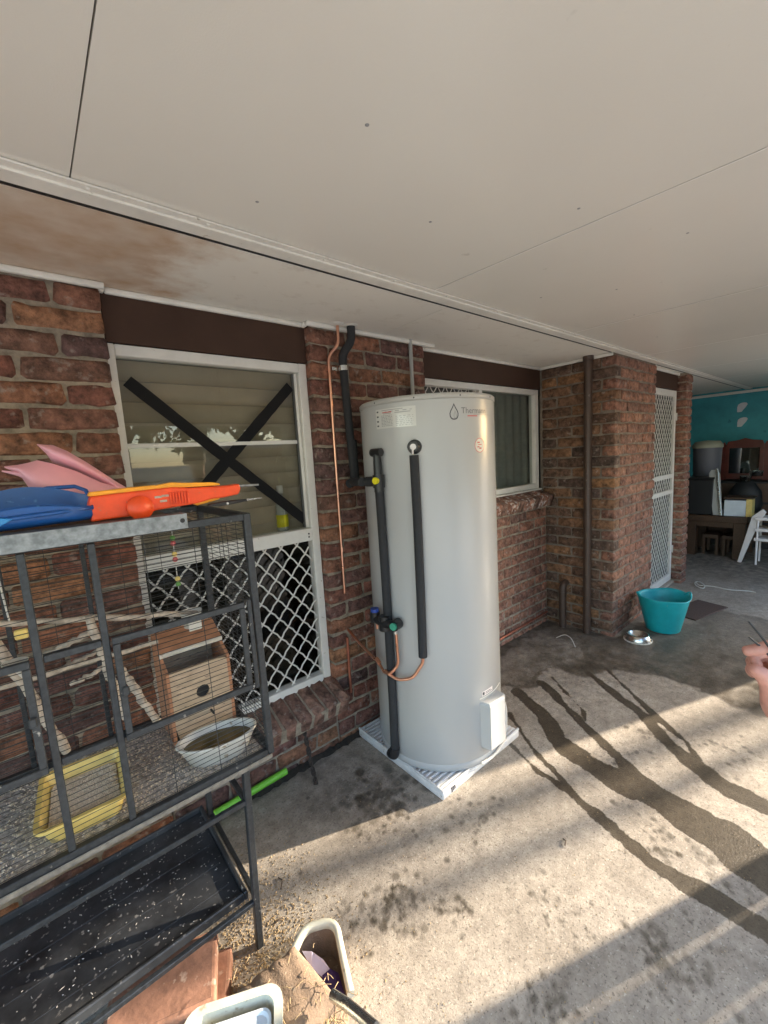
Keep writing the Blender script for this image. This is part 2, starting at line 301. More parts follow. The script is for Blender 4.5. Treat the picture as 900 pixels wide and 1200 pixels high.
# ------------------------------------------------------------------ mesh helpers
class MB:
    def __init__(s): s.v = []; s.f = []; s.sm = []
    def add(s, vs, fs, smooth=False):
        o = len(s.v); s.v += [tuple(p) for p in vs]; s.f += [tuple(i+o for i in f) for f in fs]; s.sm += [smooth]*len(fs); return s
    def box(s, x0, x1, y0, y1, z0, z1, mtx=None):
        vs = [Vector(p) for p in ((x0,y0,z0),(x1,y0,z0),(x1,y1,z0),(x0,y1,z0),(x0,y0,z1),(x1,y0,z1),(x1,y1,z1),(x0,y1,z1))]
        if mtx: vs = [mtx @ p for p in vs]
        return s.add(vs, [(0,3,2,1),(4,5,6,7),(0,1,5,4),(1,2,6,5),(2,3,7,6),(3,0,4,7)])
    def bbox(s, x0, x1, y0, y1, z0, z1, bev=.003, seg=1, mtx=None):
        bm = bmesh.new(); bmesh.ops.create_cube(bm, size=1)
        for v in bm.verts: v.co = Vector((x0+(v.co.x+.5)*(x1-x0), y0+(v.co.y+.5)*(y1-y0), z0+(v.co.z+.5)*(z1-z0)))
        bmesh.ops.bevel(bm, geom=list(bm.edges), offset=bev, segments=seg, affect='EDGES', profile=.5)
        vs = [(mtx @ v.co) if mtx else v.co.copy() for v in bm.verts]; bm.verts.index_update()
        fs = [[v.index for v in f.verts] for f in bm.faces]; bm.free()
        return s.add(vs, fs, seg > 1)
    def tube(s, pts, r, n=10, cap=True, smooth=True, radii=None):
        pts = [Vector(p) for p in pts]; k = len(pts); rings = []
        up = None
        for i, p in enumerate(pts):
            t = (pts[min(i+1, k-1)] - pts[max(i-1, 0)]).normalized()
            if up is None:
                up = Vector((0,0,1)) if abs(t.z) < .9 else Vector((0,1,0))
            a = t.cross(up).normalized(); bb = a.cross(t).normalized(); up = bb
            rr = radii[i] if radii else r
            # keep the width through bends
            rings.append([p + (a*math.cos(q) + bb*math.sin(q))*rr for q in [2*math.pi*j/n for j in range(n)]])
        vs = [q for rg in rings for q in rg]; fs = []
        for i in range(k-1):
            for j in range(n):
                fs.append((i*n+j, i*n+(j+1) % n, (i+1)*n+(j+1) % n, (i+1)*n+j))
        s.add(vs, fs, smooth)
        if cap:
            s.add(rings[0], [tuple(range(n))[::-1]]); s.add(rings[-1], [tuple(range(n))])
        return s
    def lathe(s, prof, c=(0,0,0), n=32, sx=1, sy=1, mtx=None, smooth=True, closed=False):
        vs = []
        for (r, z) in prof:
            for j in range(n):
                q = 2*math.pi*j/n; p = Vector((c[0]+r*math.cos(q)*sx, c[1]+r*math.sin(q)*sy, c[2]+z))
                vs.append(mtx @ p if mtx else p)
        fs = []
        for i in range(len(prof)-1):
            for j in range(n): fs.append((i*n+j, i*n+(j+1) % n, (i+1)*n+(j+1) % n, (i+1)*n+j))
        return s.add(vs, fs, smooth)
    def prism(s, poly, d, mtx, bev=0):
        """poly in (u,v), extruded +-d/2 along w; mtx maps (u,v,w)->world"""
        bm = bmesh.new(); vv = [bm.verts.new((u, v, -d/2)) for u, v in poly]; f = bm.faces.new(vv)
        e = bmesh.ops.extrude_face_region(bm, geom=[f])
        for g in e['geom']:
            if isinstance(g, bmesh.types.BMVert): g.co.z = d/2
        bmesh.ops.recalc_face_normals(bm, faces=bm.faces)
        if bev: bmesh.ops.bevel(bm, geom=list(bm.edges), offset=bev, segments=2, affect='EDGES', profile=.5, clamp_overlap=True)
        bm.verts.index_update()
        s.add([mtx @ v.co for v in bm.verts], [[v.index for v in f.verts] for f in bm.faces]); bm.free(); return s
    def mesh(s, name):
        me = bpy.data.meshes.new(name); me.from_pydata(s.v, [], s.f); me.polygons.foreach_set('use_smooth', s.sm); me.update(); return me
    def build(s, name, m, parent=None, origin=None):
        me = s.mesh(name); me.materials.append(M[m] if isinstance(m, str) else m)
        o = bpy.data.objects.new(name, me); COL.objects.link(o)
        if parent is not None:
            o.parent = parent; o.matrix_parent_inverse = parent.matrix_world.inverted() if False else Matrix.Translation(-parent.location)
        return o
def tag(o, label=None, cat=None, group=None, kind=None):
    if label: o['label'] = label
    if cat: o['category'] = cat
    if group: o['group'] = group
    if kind: o['kind'] = kind
    return o
def thing(name, loc, label, cat, group=None, kind=None):
    o = bpy.data.objects.new(name, None); COL.objects.link(o); o.location = loc; o.empty_display_size = .05
    return tag(o, label, cat, group, kind)
def structure(name, mb, m): return tag(mb.build(name, m), kind='structure')
def bend(pts, r=.03, n=5):
    """round the corners of a polyline"""
    pts = [Vector(p) for p in pts]; out = [pts[0]]
    for i in range(1, len(pts)-1):
        a, b, c = pts[i-1], pts[i], pts[i+1]
        l = min(r, (a-b).length*.45, (c-b).length*.45); p = b+(a-b).normalized()*l; q = b+(c-b).normalized()*l
        for k in range(n+1):
            t = k/n; out.append(p*(1-t)**2 + b*2*t*(1-t) + q*t*t)
    out.append(pts[-1]); return out
def xyz(u, v, w, o=(0,0,0)):
    m = Matrix((Vector(u), Vector(v), Vector(w))).transposed().to_4x4(); m.translation = Vector(o); return m
XZ = xyz((1,0,0), (0,0,1), (0,-1,0))      # (u,v,w) -> x, z, towards the viewer side of the wall

WALL = 1.88; WALL2 = 1.95; PIER = 1.335; RET = 3.52; SOF = 2.29; CP = .0862
# ================================================================== SETTING
# ---- ground and slab
structure('ground', MB().add([(-150,-150,-.06),(150,-150,-.06),(150,150,-.06),(-150,150,-.06)], [(0,1,2,3)]), 'grass')
structure('driveway', MB().box(-14, 24, -6.4, -.76, -.058, -.045), mat('pale_concrete_drive', (.56,.52,.46), .9, var=.15, scale=1.5))  # pale sheet added behind the camera to bounce sunlight onto the ceiling
def floor():
    xs = np.unique(np.round(np.concatenate([np.linspace(-4, 0, 9), np.arange(0, 3.4, .009), np.arange(3.4, 5, .025), np.linspace(5, 8.6, 8)]), 4))
    ys = np.unique(np.round(np.concatenate([np.linspace(-.75, 0, 6), np.arange(0, 1.96, .009), np.linspace(1.96, 3, 5)]), 4))
    X, Y = np.meshgrid(xs, ys); nx, ny = len(xs), len(ys)
    # value noise for ragged edges
    def vnoise(x, y, s, seed):
        rs = np.random.RandomState(seed); g = rs.rand(64, 64)
        u = x*s; v = y*s; i = np.floor(u).astype(int); j = np.floor(v).astype(int); a = u-i; b = v-j
        a = a*a*(3-2*a); b = b*b*(3-2*b)
        G = lambda p, q: g[p % 64, q % 64]
        return (G(i,j)*(1-a)+G(i+1,j)*a)*(1-b)+(G(i,j+1)*(1-a)+G(i+1,j+1)*a)*b - .5
    nz = vnoise(X, Y, 7, 1)*.5 + vnoise(X, Y, 17, 2)*.32 + vnoise(X, Y, 40, 3)*.2
    wet = np.zeros_like(X)
    def sd_line(pts, w):
        best = np.full_like(X, -9.)
        for (a, b), (wa, wb) in zip(zip(pts[:-1], pts[1:]), zip(w[:-1], w[1:])):
            ax, ay = a; bx, by = b; dx, dy = bx-ax, by-ay
            t = np.clip(((X-ax)*dx+(Y-ay)*dy)/(dx*dx+dy*dy), 0, 1)
            d = np.hypot(X-ax-t*dx, Y-ay-t*dy); best = np.maximum(best, (wa+(wb-wa)*t)-d)
        return best
    def lin(pts, w0, w1): return sd_line(pts, np.linspace(w0, w1, len(pts)))
    streams = [
        lin([(2.04,1.36),(1.87,1.11),(1.77,.9),(1.73,.82)], .016, .020),
        lin([(1.81,1.2),(1.74,1.01),(1.73,.83),(1.71,.78),(1.68,.67),(1.64,.55),(1.61,.42),(1.63,.32),(1.63,.22),(1.63,.1)], .016, .046),
        lin([(2.28,1.46),(2.18,1.22),(2.03,1.05),(1.99,.96),(1.96,.8),(1.95,.67),(1.97,.52),(1.95,.41),(1.93,.29),(1.89,.21),(1.88,.08)], .035, .12),
        lin([(2.5,1.40),(2.29,1.07),(2.19,.9),(2.1,.75),(2.03,.64),(2.01,.56)], .028, .045),
        lin([(2.6,1.38),(2.38,1.07),(2.27,1.0)], .018, .014),
        lin([(2.82,1.22),(2.66,.96),(2.56,.79),(2.43,.66),(2.35,.54),(2.27,.41),(2.24,.31),(2.25,.1)], .024, .055),
        lin([(2.95,1.15),(2.73,.89),(2.57,.7),(2.48,.57),(2.38,.5)], .016, .020)]
    for s in streams: wet = np.maximum(wet, np.clip(.5+(s + nz*.05)/.05, 0, 1))
    def inside(poly):
        res = np.zeros(X.shape, bool); n = len(poly); dist = np.full_like(X, 9.)
        for i in range(n):
            (x0, y0), (x1, y1) = poly[i], poly[(i+1) % n]
            c = ((y0 > Y) != (y1 > Y)); xi = (x1-x0)*(Y-y0)/((y1-y0) if y1 != y0 else 1e-9)+x0
            res ^= c & (X < xi)
            dx, dy = x1-x0, y1-y0; t = np.clip(((X-x0)*dx+(Y-y0)*dy)/(dx*dx+dy*dy+1e-9), 0, 1)
            dist = np.minimum(dist, np.hypot(X-x0-t*dx, Y-y0-t*dy))
        return np.where(res, dist, -dist)
    big = inside([(2.2,1.6),(2.37,1.42),(2.70,1.43),(2.75,1.19),(2.98,1.1),(3.08,.88),(3.11,.71),(3.05,.56),(3.03,.44),(3.0,.31),(2.97,.1),(3.6,-.3),(4.73,.3),(4.75,.9),(4.1,1.0),(3.9,1.3),(3.52,1.34),(3.52,1.95),(2.3,1.95)])
    grey = inside([(2.5,1.95),(3.45,1.95),(3.40,1.60),(3.05,1.32),(2.80,1.44),(2.40,1.50),(2.2,1.62)])
    w = np.clip((big+nz*.12)/.03, 0, 1)*(1.0+nz*.4)
    w = np.where(grey+nz*.15 > 0, w*(.62+nz*.5), w)
    far = np.clip((X-3.35)/.9, 0, 1); damp = np.clip(w*(1-.45*far), 0, 1)
    # drips and paw-like tread marks
    rs = np.random.RandomState(5)
    blobs = []
    for (cx, cy, n, sp, r) in [(1.33,1.04,34,.055,.009),(.82,1.01,60,.055,.011),(.93,.88,24,.03,.010),(1.19,.64,46,.06,.007),(1.31,.34,40,.05,.012),(1.33,.27,30,.05,.011),(.92,.51,46,.06,.010),(1.79,.48,40,.09,.009),(1.77,.32,46,.07,.012),(2.12,.75,24,.07,.008),(2.55,.4,30,.1,.010),(.70,1.08,30,.05,.010),(2.4,.75,16,.06,.012),(1.0,1.45,34,.08,.016),(1.12,1.42,44,.09,.02),(1.05,1.22,24,.1,.012)]:
        for k in range(n): blobs.append((cx+rs.randn()*sp, cy+rs.randn()*sp, r*rs.uniform(.5,1.4), rs.uniform(.35,.95)))
    for k in range(60): blobs.append((rs.uniform(.5,3), rs.uniform(.15,1.4), rs.uniform(.004,.010), rs.uniform(.3,.8)))
    for (cx, cy, r, a) in blobs:
        i0, i1 = np.searchsorted(xs, [cx-r*2, cx+r*2]); j0, j1 = np.searchsorted(ys, [cy-r*2, cy+r*2])
        if i1 <= i0 or j1 <= j0: continue
        d = np.hypot(X[j0:j1,i0:i1]-cx, Y[j0:j1,i0:i1]-cy)
        damp[j0:j1,i0:i1] = np.maximum(damp[j0:j1,i0:i1], min(1, 1.15*a)*np.clip((r*1.3-d)/(r*.55), 0, 1))
    floor_dark = np.clip((Y-1.79+nz*.10)/.05, 0, 1)*(X < 3.5)*.9  # dark gap and debris line along the wall foot
    floor_dark = np.maximum(floor_dark, np.clip(1-np.hypot((X-1.0)/.75, (Y-1.62)/.42)+nz*.5, 0, 1)*.85)  # darker oval beside the heater pad
    floor_dark = np.maximum(floor_dark, np.clip((X-3.0)/1.2, 0, 1)*.22)  # slightly darker towards the far right
    floor_dark = np.maximum(floor_dark, np.clip((X-5.6)/.6, 0, 1)*.9)  # much darker over the carport floor
    v = np.stack([X, Y, np.zeros_like(X)], -1).reshape(-1, 3)
    idx = np.arange(nx*ny).reshape(ny, nx)
    q = np.stack([idx[:-1,:-1], idx[:-1,1:], idx[1:,1:], idx[1:,:-1]], -1).reshape(-1, 4)
    me = bpy.data.meshes.new('patio_floor')
    me.vertices.add(len(v)); me.vertices.foreach_set('co', v.ravel())
    me.loops.add(q.size); me.loops.foreach_set('vertex_index', q.ravel())
    me.polygons.add(len(q)); me.polygons.foreach_set('loop_start', np.arange(0, q.size, 4)); me.polygons.foreach_set('loop_total', np.full(len(q), 4))
    for nm, arr in (('wet', wet), ('dirt', floor_dark), ('damp', damp)):
        a = me.attributes.new(nm, 'FLOAT', 'POINT'); a.data.foreach_set('value', arr.ravel().astype(np.float32))
    me.update(); me.validate(); me.materials.append(M['concrete'])
    o = bpy.data.objects.new('patio_floor', me); COL.objects.link(o); tag(o, kind='structure')
    e = MB().box(-4, 8.6, -.75, -.70, -.059, -.002).build('slab_edge', 'concrete', o)
floor()

M['bright'] = mat('white_joint_strip', (.84,.83,.80), .5)
# ---- ceiling: patio sheets, falling slightly away from the house
SL = .024; CE = 1.335
def cz(y): return 2.291 + SL*(y-CE)
ceil = thing('ceiling', (0, 0, 0), None, None, kind='structure')
joints = [-4.0, -2.335, -1.085, .162, 1.412, 2.662, 3.912, 5.162, 6.412, 8.295]
for a, b in zip(joints[:-1], joints[1:]):
    g = .0016
    mb = MB(); y0, y1 = -.6, CE-.055
    mb.add([(a+g,y0,cz(y0)),(b-g,y0,cz(y0)),(b-g,y1,cz(y1)),(a+g,y1,cz(y1)),(a+g,y0,cz(y0)+.012),(b-g,y0,cz(y0)+.012),(b-g,y1,cz(y1)+.012),(a+g,y1,cz(y1)+.012)],
           [(0,1,2,3),(7,6,5,4),(0,4,5,1),(1,5,6,2),(2,6,7,3),(3,7,4,0)])
    mb.build('ceiling_panel', 'ceil', ceil)
for i, x in enumerate(joints[1:-1]):
    # joint stops: dark open joint at the first, pale cover strip at the second
    y0, y1 = -.6, CE-.056
    dz = -.0015 if x > 1 else .008; w = .003 if x > 1 else .0028
    MB().add([(x-w,y0,cz(y0)+dz),(x+w,y0,cz(y0)+dz),(x+w,y1,cz(y1)+dz),(x-w,y1,cz(y1)+dz)], [(0,1,2,3)]).build('joint_strip', 'bright' if x > 1 else 'seal', ceil)
# edge channel, dark shadow gap and pop rivets
ch = MB().bbox(-4, 8.29, CE-.055, CE, 2.276, 2.300, .002).build('edge_channel', 'white2', ceil)
MB().box(-4, 8.29, CE-.078, CE-.0555, 2.2815, 2.2865).build('channel_flange', 'white2', ceil)
for k in range(20):
    x = -.5+k*.34+random.uniform(-.05,.05)
    MB().lathe([(.0, -.004),(.004,-.0035),(.006,0)], (x, CE-.066, 2.2815), 10).build('rivet', 'white', ceil)
MB().box(-4, 8.29, CE+.001, CE+.048, 2.293, 2.32).build('shadow_gap', 'dark', ceil)
# specks of grime / screw heads on the sheets
for (x, y) in [(.55,1.10),(1.0,.9),(.62,.72),(1.3,.6),(2.1,.8),(1.9,1.05),(2.6,.9),(1.75,.45),(3.3,1.0)]:
    MB().lathe([(0,-.0015),(.004,-.001),(.005,0)], (x, y, cz(y)), 8).build('screw_head', 'ink_l', ceil)
# soffit, in two sheets with a joint, around the wall
sof = thing('soffit', (0,0,0), None, None, kind='structure')
for a, b in ((-4, 1.62), (1.624, 4.42), (4.424, 5.60), (5.604, 8.29)):
    MB().box(a, b, CE+.046, 2.6, SOF, SOF+.01).build('soffit_sheet', 'soffit', sof)
structure('roof', MB().box(-4.3, 9, -.75, 5, 2.40, 2.50), 'roofm')
structure('patio_beam', MB().bbox(-4.2, 8.29, -.70, -.60, 2.03, 2.40, .004), 'white2')

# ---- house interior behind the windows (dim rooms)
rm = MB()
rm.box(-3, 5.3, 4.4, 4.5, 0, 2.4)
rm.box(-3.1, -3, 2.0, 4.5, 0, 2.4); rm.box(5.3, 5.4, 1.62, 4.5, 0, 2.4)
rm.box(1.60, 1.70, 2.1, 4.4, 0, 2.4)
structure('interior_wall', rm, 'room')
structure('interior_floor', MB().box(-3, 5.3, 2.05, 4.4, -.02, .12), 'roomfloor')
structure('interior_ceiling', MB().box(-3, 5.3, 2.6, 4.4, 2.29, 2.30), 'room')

# ================================================================== BRICKWORK
brick_cache = {}
def brick_mesh(l, d, hgt, m, var):
    key = (round(l, 3), round(d, 3), round(hgt, 3), m, var)
    if key in brick_cache: return brick_cache[key]
    bm = bmesh.new(); bmesh.ops.create_cube(bm, size=1)
    rnd = random.Random(hash((round(l,3), var, round(d,3))) & 0xffff)
    for v in bm.verts: v.co = Vector((v.co.x*l, v.co.y*d, v.co.z*hgt))
    bmesh.ops.bevel(bm, geom=list(bm.edges), offset=.009, segments=1, affect='EDGES', profile=.6)
    for cx_ in ((-.17, .15) if l > .15 else (.05,)):
        bmesh.ops.bisect_plane(bm, geom=bm.verts[:]+bm.edges[:]+bm.faces[:], plane_co=(cx_*l, 0, 0), plane_no=(1, rnd.uniform(-.2,.2), rnd.uniform(-.3,.3)))
    for v in bm.verts: v.co += Vector((rnd.uniform(-.005,.005), rnd.uniform(-.0035,.0035), rnd.uniform(-.0045,.0045)))
    me = bpy.data.meshes.new('brick'); bm.to_mesh(me); bm.free(); me.materials.append(M[m])
    for p in me.polygons: p.use_smooth = True
    brick_cache[key] = me; return me
BH = .0745
def put_brick(parent, c, l, d, axis, m, hgt=BH, tilt=0):
    me = brick_mesh(round(l/.01)*.01, d, hgt, m, random.randrange(6))
    o = bpy.data.objects.new('brick', me); COL.objects.link(o)
    o.parent = parent; o.matrix_parent_inverse = Matrix.Translation(-parent.location)
    o.location = c; o.rotation_euler = (random.uniform(-.01,.01)+tilt, random.uniform(-.012,.012), (0 if axis == 'x' else math.pi/2)+random.uniform(-.012,.012))
    return o
def brick_run(parent, a, b, face, z0, ncourse, m, axis='x', start=0, first=.23, pitch=.24, depth=.105, sgn=1):
    """running-bond courses from a to b along axis; face = coordinate of the visible face, bricks go back in +sgn"""
    for k in range(ncourse):
        z = z0 + CP*k + CP/2
        x = a; odd = (k+start) % 2
        l = .23 if not odd else .112
        while x < b-.03:
            e = min(x+l, b)
            if b-e < .045: e = b
            L = e-x-.004
            pr = random.uniform(-.003, .004)
            c = ((x+e)/2, face+sgn*(depth/2)+pr, z) if axis == 'x' else (face+sgn*(depth/2)+pr, (x+e)/2, z)
            put_brick(parent, c, L, depth, axis, m)
            x = e+.010; l = .23
def mortar(parent, *bx, m='mortar'):
    mb = MB()
    for b_ in bx: mb.box(*b_)
    return mb.build('mortar', m, parent)
NC = 27
Z0 = 2.276-NC*CP
# left wall
w1 = thing('brick_wall', (-.3, 1.9, 0), 'dark red brick wall behind the cage, left of the taped window', 'wall')
brick_run(w1, -1.42, .287, WALL, Z0, NC, 'brick', start=1)
mortar(w1, (-1.42, .279, WALL+.009, WALL+.20, .0, 2.288))
# pillar between the windows
w2 = thing('brick_wall', (1.5, 1.9, 0), 'dark red brick pier between the two windows, behind the water heater', 'wall')
brick_run(w2, 1.150, 1.985, WALL, Z0, NC, 'brick', start=0)
mortar(w2, (1.160, 1.976, WALL+.009, WALL+.20, .0, 2.288))
# below the taped window: courses and the sloping sill of bricks on edge
w3 = thing('brick_wall', (.72, 1.9, 0), 'low brickwork with sloping brick sill under the taped window', 'wall')
brick_run(w3, .292, 1.145, WALL, Z0, 4, 'brick', start=1)
mortar(w3, (.284, 1.151, WALL+.009, WALL+.19, 0, .275), (.29, 1.146, WALL+.028, WALL+.19, .275, .352))
n = 11
for k in range(n):
    x = .30+(k+.5)*(.868/n)
    o = put_brick(w3, (x, 1.868, .320), .072, .20, 'x', 'brick_sill', .098, tilt=R(20)); o.rotation_euler.z = random.uniform(-.02,.02)
MB().box(.30, 1.146, -.098, .098, -.046, .040, Matrix.Translation((0,1.868,.320)) @ Matrix.Rotation(R(20),4,'X')).build('mortar', 'mortar', w3)
# under the far window
w4 = thing('brick_wall', (2.7, 2.0, 0), 'pinkish brick wall under the far window, right of the water heater', 'wall')
brick_run(w4, 1.99, 3.505, WALL2-.045, Z0, 13, 'brick_pale', start=0)
mortar(w4, (1.986, 3.515, WALL2-.036, WALL2+.16, 0, 1.10), m='mortar')
n = 19
for k in range(n):
    x = 2.0+(k+.5)*(1.50/n)
    o = put_brick(w4, (x, 1.935, 1.165), .070, .215, 'x', 'brick_lime' if k % 3 else 'brick_sill', .10, tilt=R(17)); o.rotation_euler.z = random.uniform(-.03,.03)
MB().box(2.0, 3.50, -.10, .10, -.046, .041, Matrix.Translation((0,1.935,1.165)) @ Matrix.Rotation(R(17),4,'X')).build('mortar', 'mortar_d', w4)
# pier with the downpipe: return face plus front face
w5 = thing('brick_wall', (3.9, 1.5, 0), 'brown brick pier with the brown downpipe on its side', 'wall')
for k in range(NC):
    z = Z0+CP*k+CP/2; odd = k % 2
    # corner brick
    if odd: put_brick(w5, (RET+.0525, PIER+.115, z), .226, .105, 'y', 'brick_brown'); fx, ry = RET+.115, PIER+.240
    else: put_brick(w5, (RET+.115, PIER+.0525, z), .226, .105, 'x', 'brick_pale'); fx, ry = RET+.240, PIER+.115
    x = fx; first = True
    while x < 4.42-.03:
        l = .23
        e = min(x+l, 4.42)
        if 4.42-e < .05: e = 4.42
        put_brick(w5, ((x+e)/2, PIER+.0525+random.uniform(-.003,.004), z), e-x-.004, .105, 'x', 'brick_pale'); x = e+.010
    y = ry
    while y < WALL2-.03:
        e = min(y+.23, WALL2)
        if WALL2-e < .05: e = WALL2
        put_brick(w5, (RET+.0525+random.uniform(-.003,.004), (y+e)/2, z), e-y-.004, .105, 'y', 'brick_brown'); y = e+.010
mortar(w5, (RET+.009, 4.411, PIER+.009, PIER+.20, 0, 2.288), (RET+.0092, RET+.2, PIER+.2, WALL2+.02, 0, 2.288), m='mortar_d')
# pier past the door
w6 = thing('brick_wall', (5.45, 1.4, 0), 'narrow brick pier to the right of the flyscreen door', 'wall')
for k in range(NC):
    z = Z0+CP*k+CP/2
    if k % 2: put_brick(w6, (5.372+.0525, PIER+.115, z), .226, .105, 'y', 'brick_pale'); put_brick(w6, (5.372+.15, PIER+.0525, z), .07, .105, 'x', 'brick_pale')
    else: put_brick(w6, (5.372+.10, PIER+.0525, z), .19, .105, 'x', 'brick_pale'); put_brick(w6, (5.372+.0525, PIER+.17, z), .10, .105, 'y', 'brick_pale')
mortar(w6, (5.381, 5.548, PIER+.009, PIER+.30, 0, 2.288))

# brown boards over the openings
def board(name_label, x0, x1, y, z0, z1):
    o = MB().bbox(x0, x1, y, y+.03, z0, z1, .002).build('lintel_board', 'brown'); tag(o, name_label, 'board')
board('dark brown board above the taped window', .285, 1.152, 1.918, 2.096, SOF-.001)
board('dark brown board above the far window', 1.987, RET, 1.962, 2.106, SOF-.001)
board('dark brown board above the flyscreen door', 4.422, 5.372, 1.425, 2.118, SOF-.001)
# white cornice beads under the soffit
cor = thing('cornice', (1, 1.9, 2.27), 'thin white moulding where the eave meets the brick wall', 'moulding')
def bead(x0, x1, y): MB().bbox(x0, x1, y-.020, y, SOF-.024, SOF-.0005, .006, 2).build('bead', 'white2', cor)
bead(-1.4, .297, WALL-.003); bead(.300, 1.132, 1.917); bead(1.134, 2.06, WALL-.003); bead(2.01, 3.498, 1.961)
MB().bbox(.279, .299, WALL, 1.916, SOF-.024, SOF-.0005, .006, 2).build('bead', 'white2', cor)
MB().bbox(1.130, 1.150, WALL-.0, 1.916, SOF-.0245, SOF-.0005, .006, 2).build('bead', 'white2', cor)
MB().bbox(RET-.022, RET-.002, PIER+.02, 1.958, SOF-.024, SOF-.0005, .006, 2).build('bead', 'white2', cor)
bead(4.40, 5.372, 1.424)
MB().bbox(4.42, 4.50, 1.36, 1.40, SOF-.022, SOF-.001, .002).build('bead', 'white2', cor)

# ================================================================== WINDOWS AND DOOR
def strands(parent, x0, x1, z0, z1, y, pitch, aspect=1.35, r=.003, name='grille_strand', m='white'):
    """security grille: pressed wavy strands that cross into diamonds, clipped to the opening"""
    h = pitch*aspect
    n = int((x1-x0)/pitch)+1
    for s in (1, -1):
        c = x0 - (z1-z0)/h*pitch if s > 0 else x0
        cend = x1 if s > 0 else x1 + (z1-z0)/h*pitch
        while c < cend:
            pts = []; steps = int((z1-z0)/(h/6))
            for i in range(steps+1):
                z = z0+(z1-z0)*i/steps; u = (z-z0)/h*pitch
                wob = .08*pitch*math.sin(2*math.pi*2*(z-z0)/h)
                x = c+s*(u+wob*.5) if s > 0 else c-(u+wob*.5)
                if x0 <= x <= x1: pts.append((x, y-s*r*.5, z))
            if len(pts) > 1:
                MB().tube(pts, r, 5).build(name, m, parent)
            c += pitch
# -- taped window
W1Y = 1.925
win1 = thing('window', (.72, W1Y, .38), 'white aluminium window taped with a black cross, diamond grille below', 'window')
x0, x1, z0, z1 = .258, 1.150, .375, 2.094; fw = .045
def fr(x0_, x1_, z0_, z1_, y0=W1Y, y1=W1Y+.06, nm='frame', p=win1, m='white'): return MB().bbox(x0_, x1_, y0, y1, z0_, z1_, .003).build(nm, m, p)
fr(x0, x0+fw+.008, z0, z1); fr(x1-fw, x1, z0, z1); fr(x0+fw+.009, x1-fw-.001, z1-fw, z1-.001)
fr(x0+fw+.009, x1-fw-.001, z0+.001, z0+.050); fr(x0+fw+.009, x1-fw-.001, 1.183, 1.250, W1Y-.004)
fr(x0, x1-.0, z0-.016, z0-.001, W1Y-.012, W1Y+.05, 'sill_flashing')
fr(x0+fw+.010, x1-fw-.002, 1.694, 1.714, W1Y+.034, W1Y+.050, 'meeting_rail')
fr(x1-fw-.018, x1-fw-.002, 1.252, z1-fw-.002, W1Y+.02, W1Y+.05, 'sash_stile')
fr(x1-fw-.024, x1-fw-.019, 1.252, z1-fw-.002, W1Y+.024, W1Y+.05, 'seal', m='seal')
for (sx, sz) in ((1.082, 1.222), (1.082, 1.205)): MB().lathe([(0,-.002),(.004,-.002),(.005,0)], (0,0,0), 10, mtx=Matrix.Translation((sx, W1Y-.005, sz)) @ Matrix.Rotation(R(-90),4,'X')).build('screw', 'seal', win1)
GX0, GX1 = x0+fw+.008, x1-fw
MB().box(GX0, GX1, W1Y+.036, W1Y+.039, 1.25, z1-fw).build('pane', 'glass', win1)
MB().box(GX0, GX1, W1Y+.048, W1Y+.051, z0+.05, 1.183).build('pane', 'glass_low', win1)
strands(win1, GX0, GX1, z0+.05, 1.183, W1Y+.022, .090, 1.16, .0045)
def tape(a, b, w, y, label, mtl='tape'):
    a = Vector((a[0], y, a[1])); b = Vector((b[0], y, b[1])); d = (b-a).normalized(); nrm = Vector((0,-1,0)); s = d.cross(nrm)
    nseg = 26; L_, R_ = [], []
    for i in range(nseg+1):
        p = a+(b-a)*i/nseg; j = random.uniform(-.0012,.0012); q = Vector((0, -abs(random.gauss(0,.0004)), 0))
        L_.append(p+s*(w/2+j)+q); R_.append(p-s*(w/2+j)+q)
    vs = L_+R_+[p+Vector((0,.0006,0)) for p in L_+R_]; k = nseg+1
    fs = [(i, i+1, k+i+1, k+i) for i in range(nseg)]+[(2*k+i, 3*k+i, 3*k+i+1, 2*k+i+1) for i in range(nseg)]
    o = MB().add(vs, fs).build('tape_strip', mtl, win1); o['label'] = label
tape((.345,1.962), (1.088,1.292), .050, W1Y+.0338, 'black tape running down to the right across the glass')
tape((1.068,1.985), (.50,1.42), .050, W1Y+.0352, 'black tape running down to the left across the glass')
# fabric blind behind the glass: horizontal folds
bl = thing('blind', (.7, 2.02, 1.26), 'beige folded fabric blind hanging behind the taped glass', 'blind')
zb = 2.05
for k in range(10):
    zt = zb-k*.083
    vs = []; 
    for x in (x0+.03, x1-.03):
        for (dy, dz) in ((0,0),(.010,-.02),(.014,-.05),(.008,-.072),(-.004,-.0825)): vs.append((x, 2.000+dy, zt+dz))
    MB().add(vs, [(i, i+1, 6+i, 5+i) for i in range(4)], True).build('fold', 'blind', bl)
MB().tube([(.72,1.992,2.05),(.722,1.992,1.78)], .0012, 5).build('cord', 'blind', bl)
# yellow-labelled bottle on the inside sill
bt = thing('spray_bottle', (1.03, 2.0, 1.25), 'clear bottle with yellow label standing behind the taped window', 'bottle')
MB().lathe([(0,0),(.028,0),(.030,.01),(.030,.13),(.026,.15),(.012,.175),(.012,.20),(0,.20)], (.975, 1.9935, 1.25), 16).build('bottle_body', 'conduit', bt)
MB().lathe([(.0305,.02),(.0306,.02),(.0306,.085),(.0305,.085)], (.975, 1.9935, 1.25), 16).build('bottle_label', 'yellow', bt)
MB().lathe([(.015,.195),(.016,.195),(.016,.235),(0,.236)], (.975, 1.9935, 1.25), 14).build('cap', 'sticker', bt)
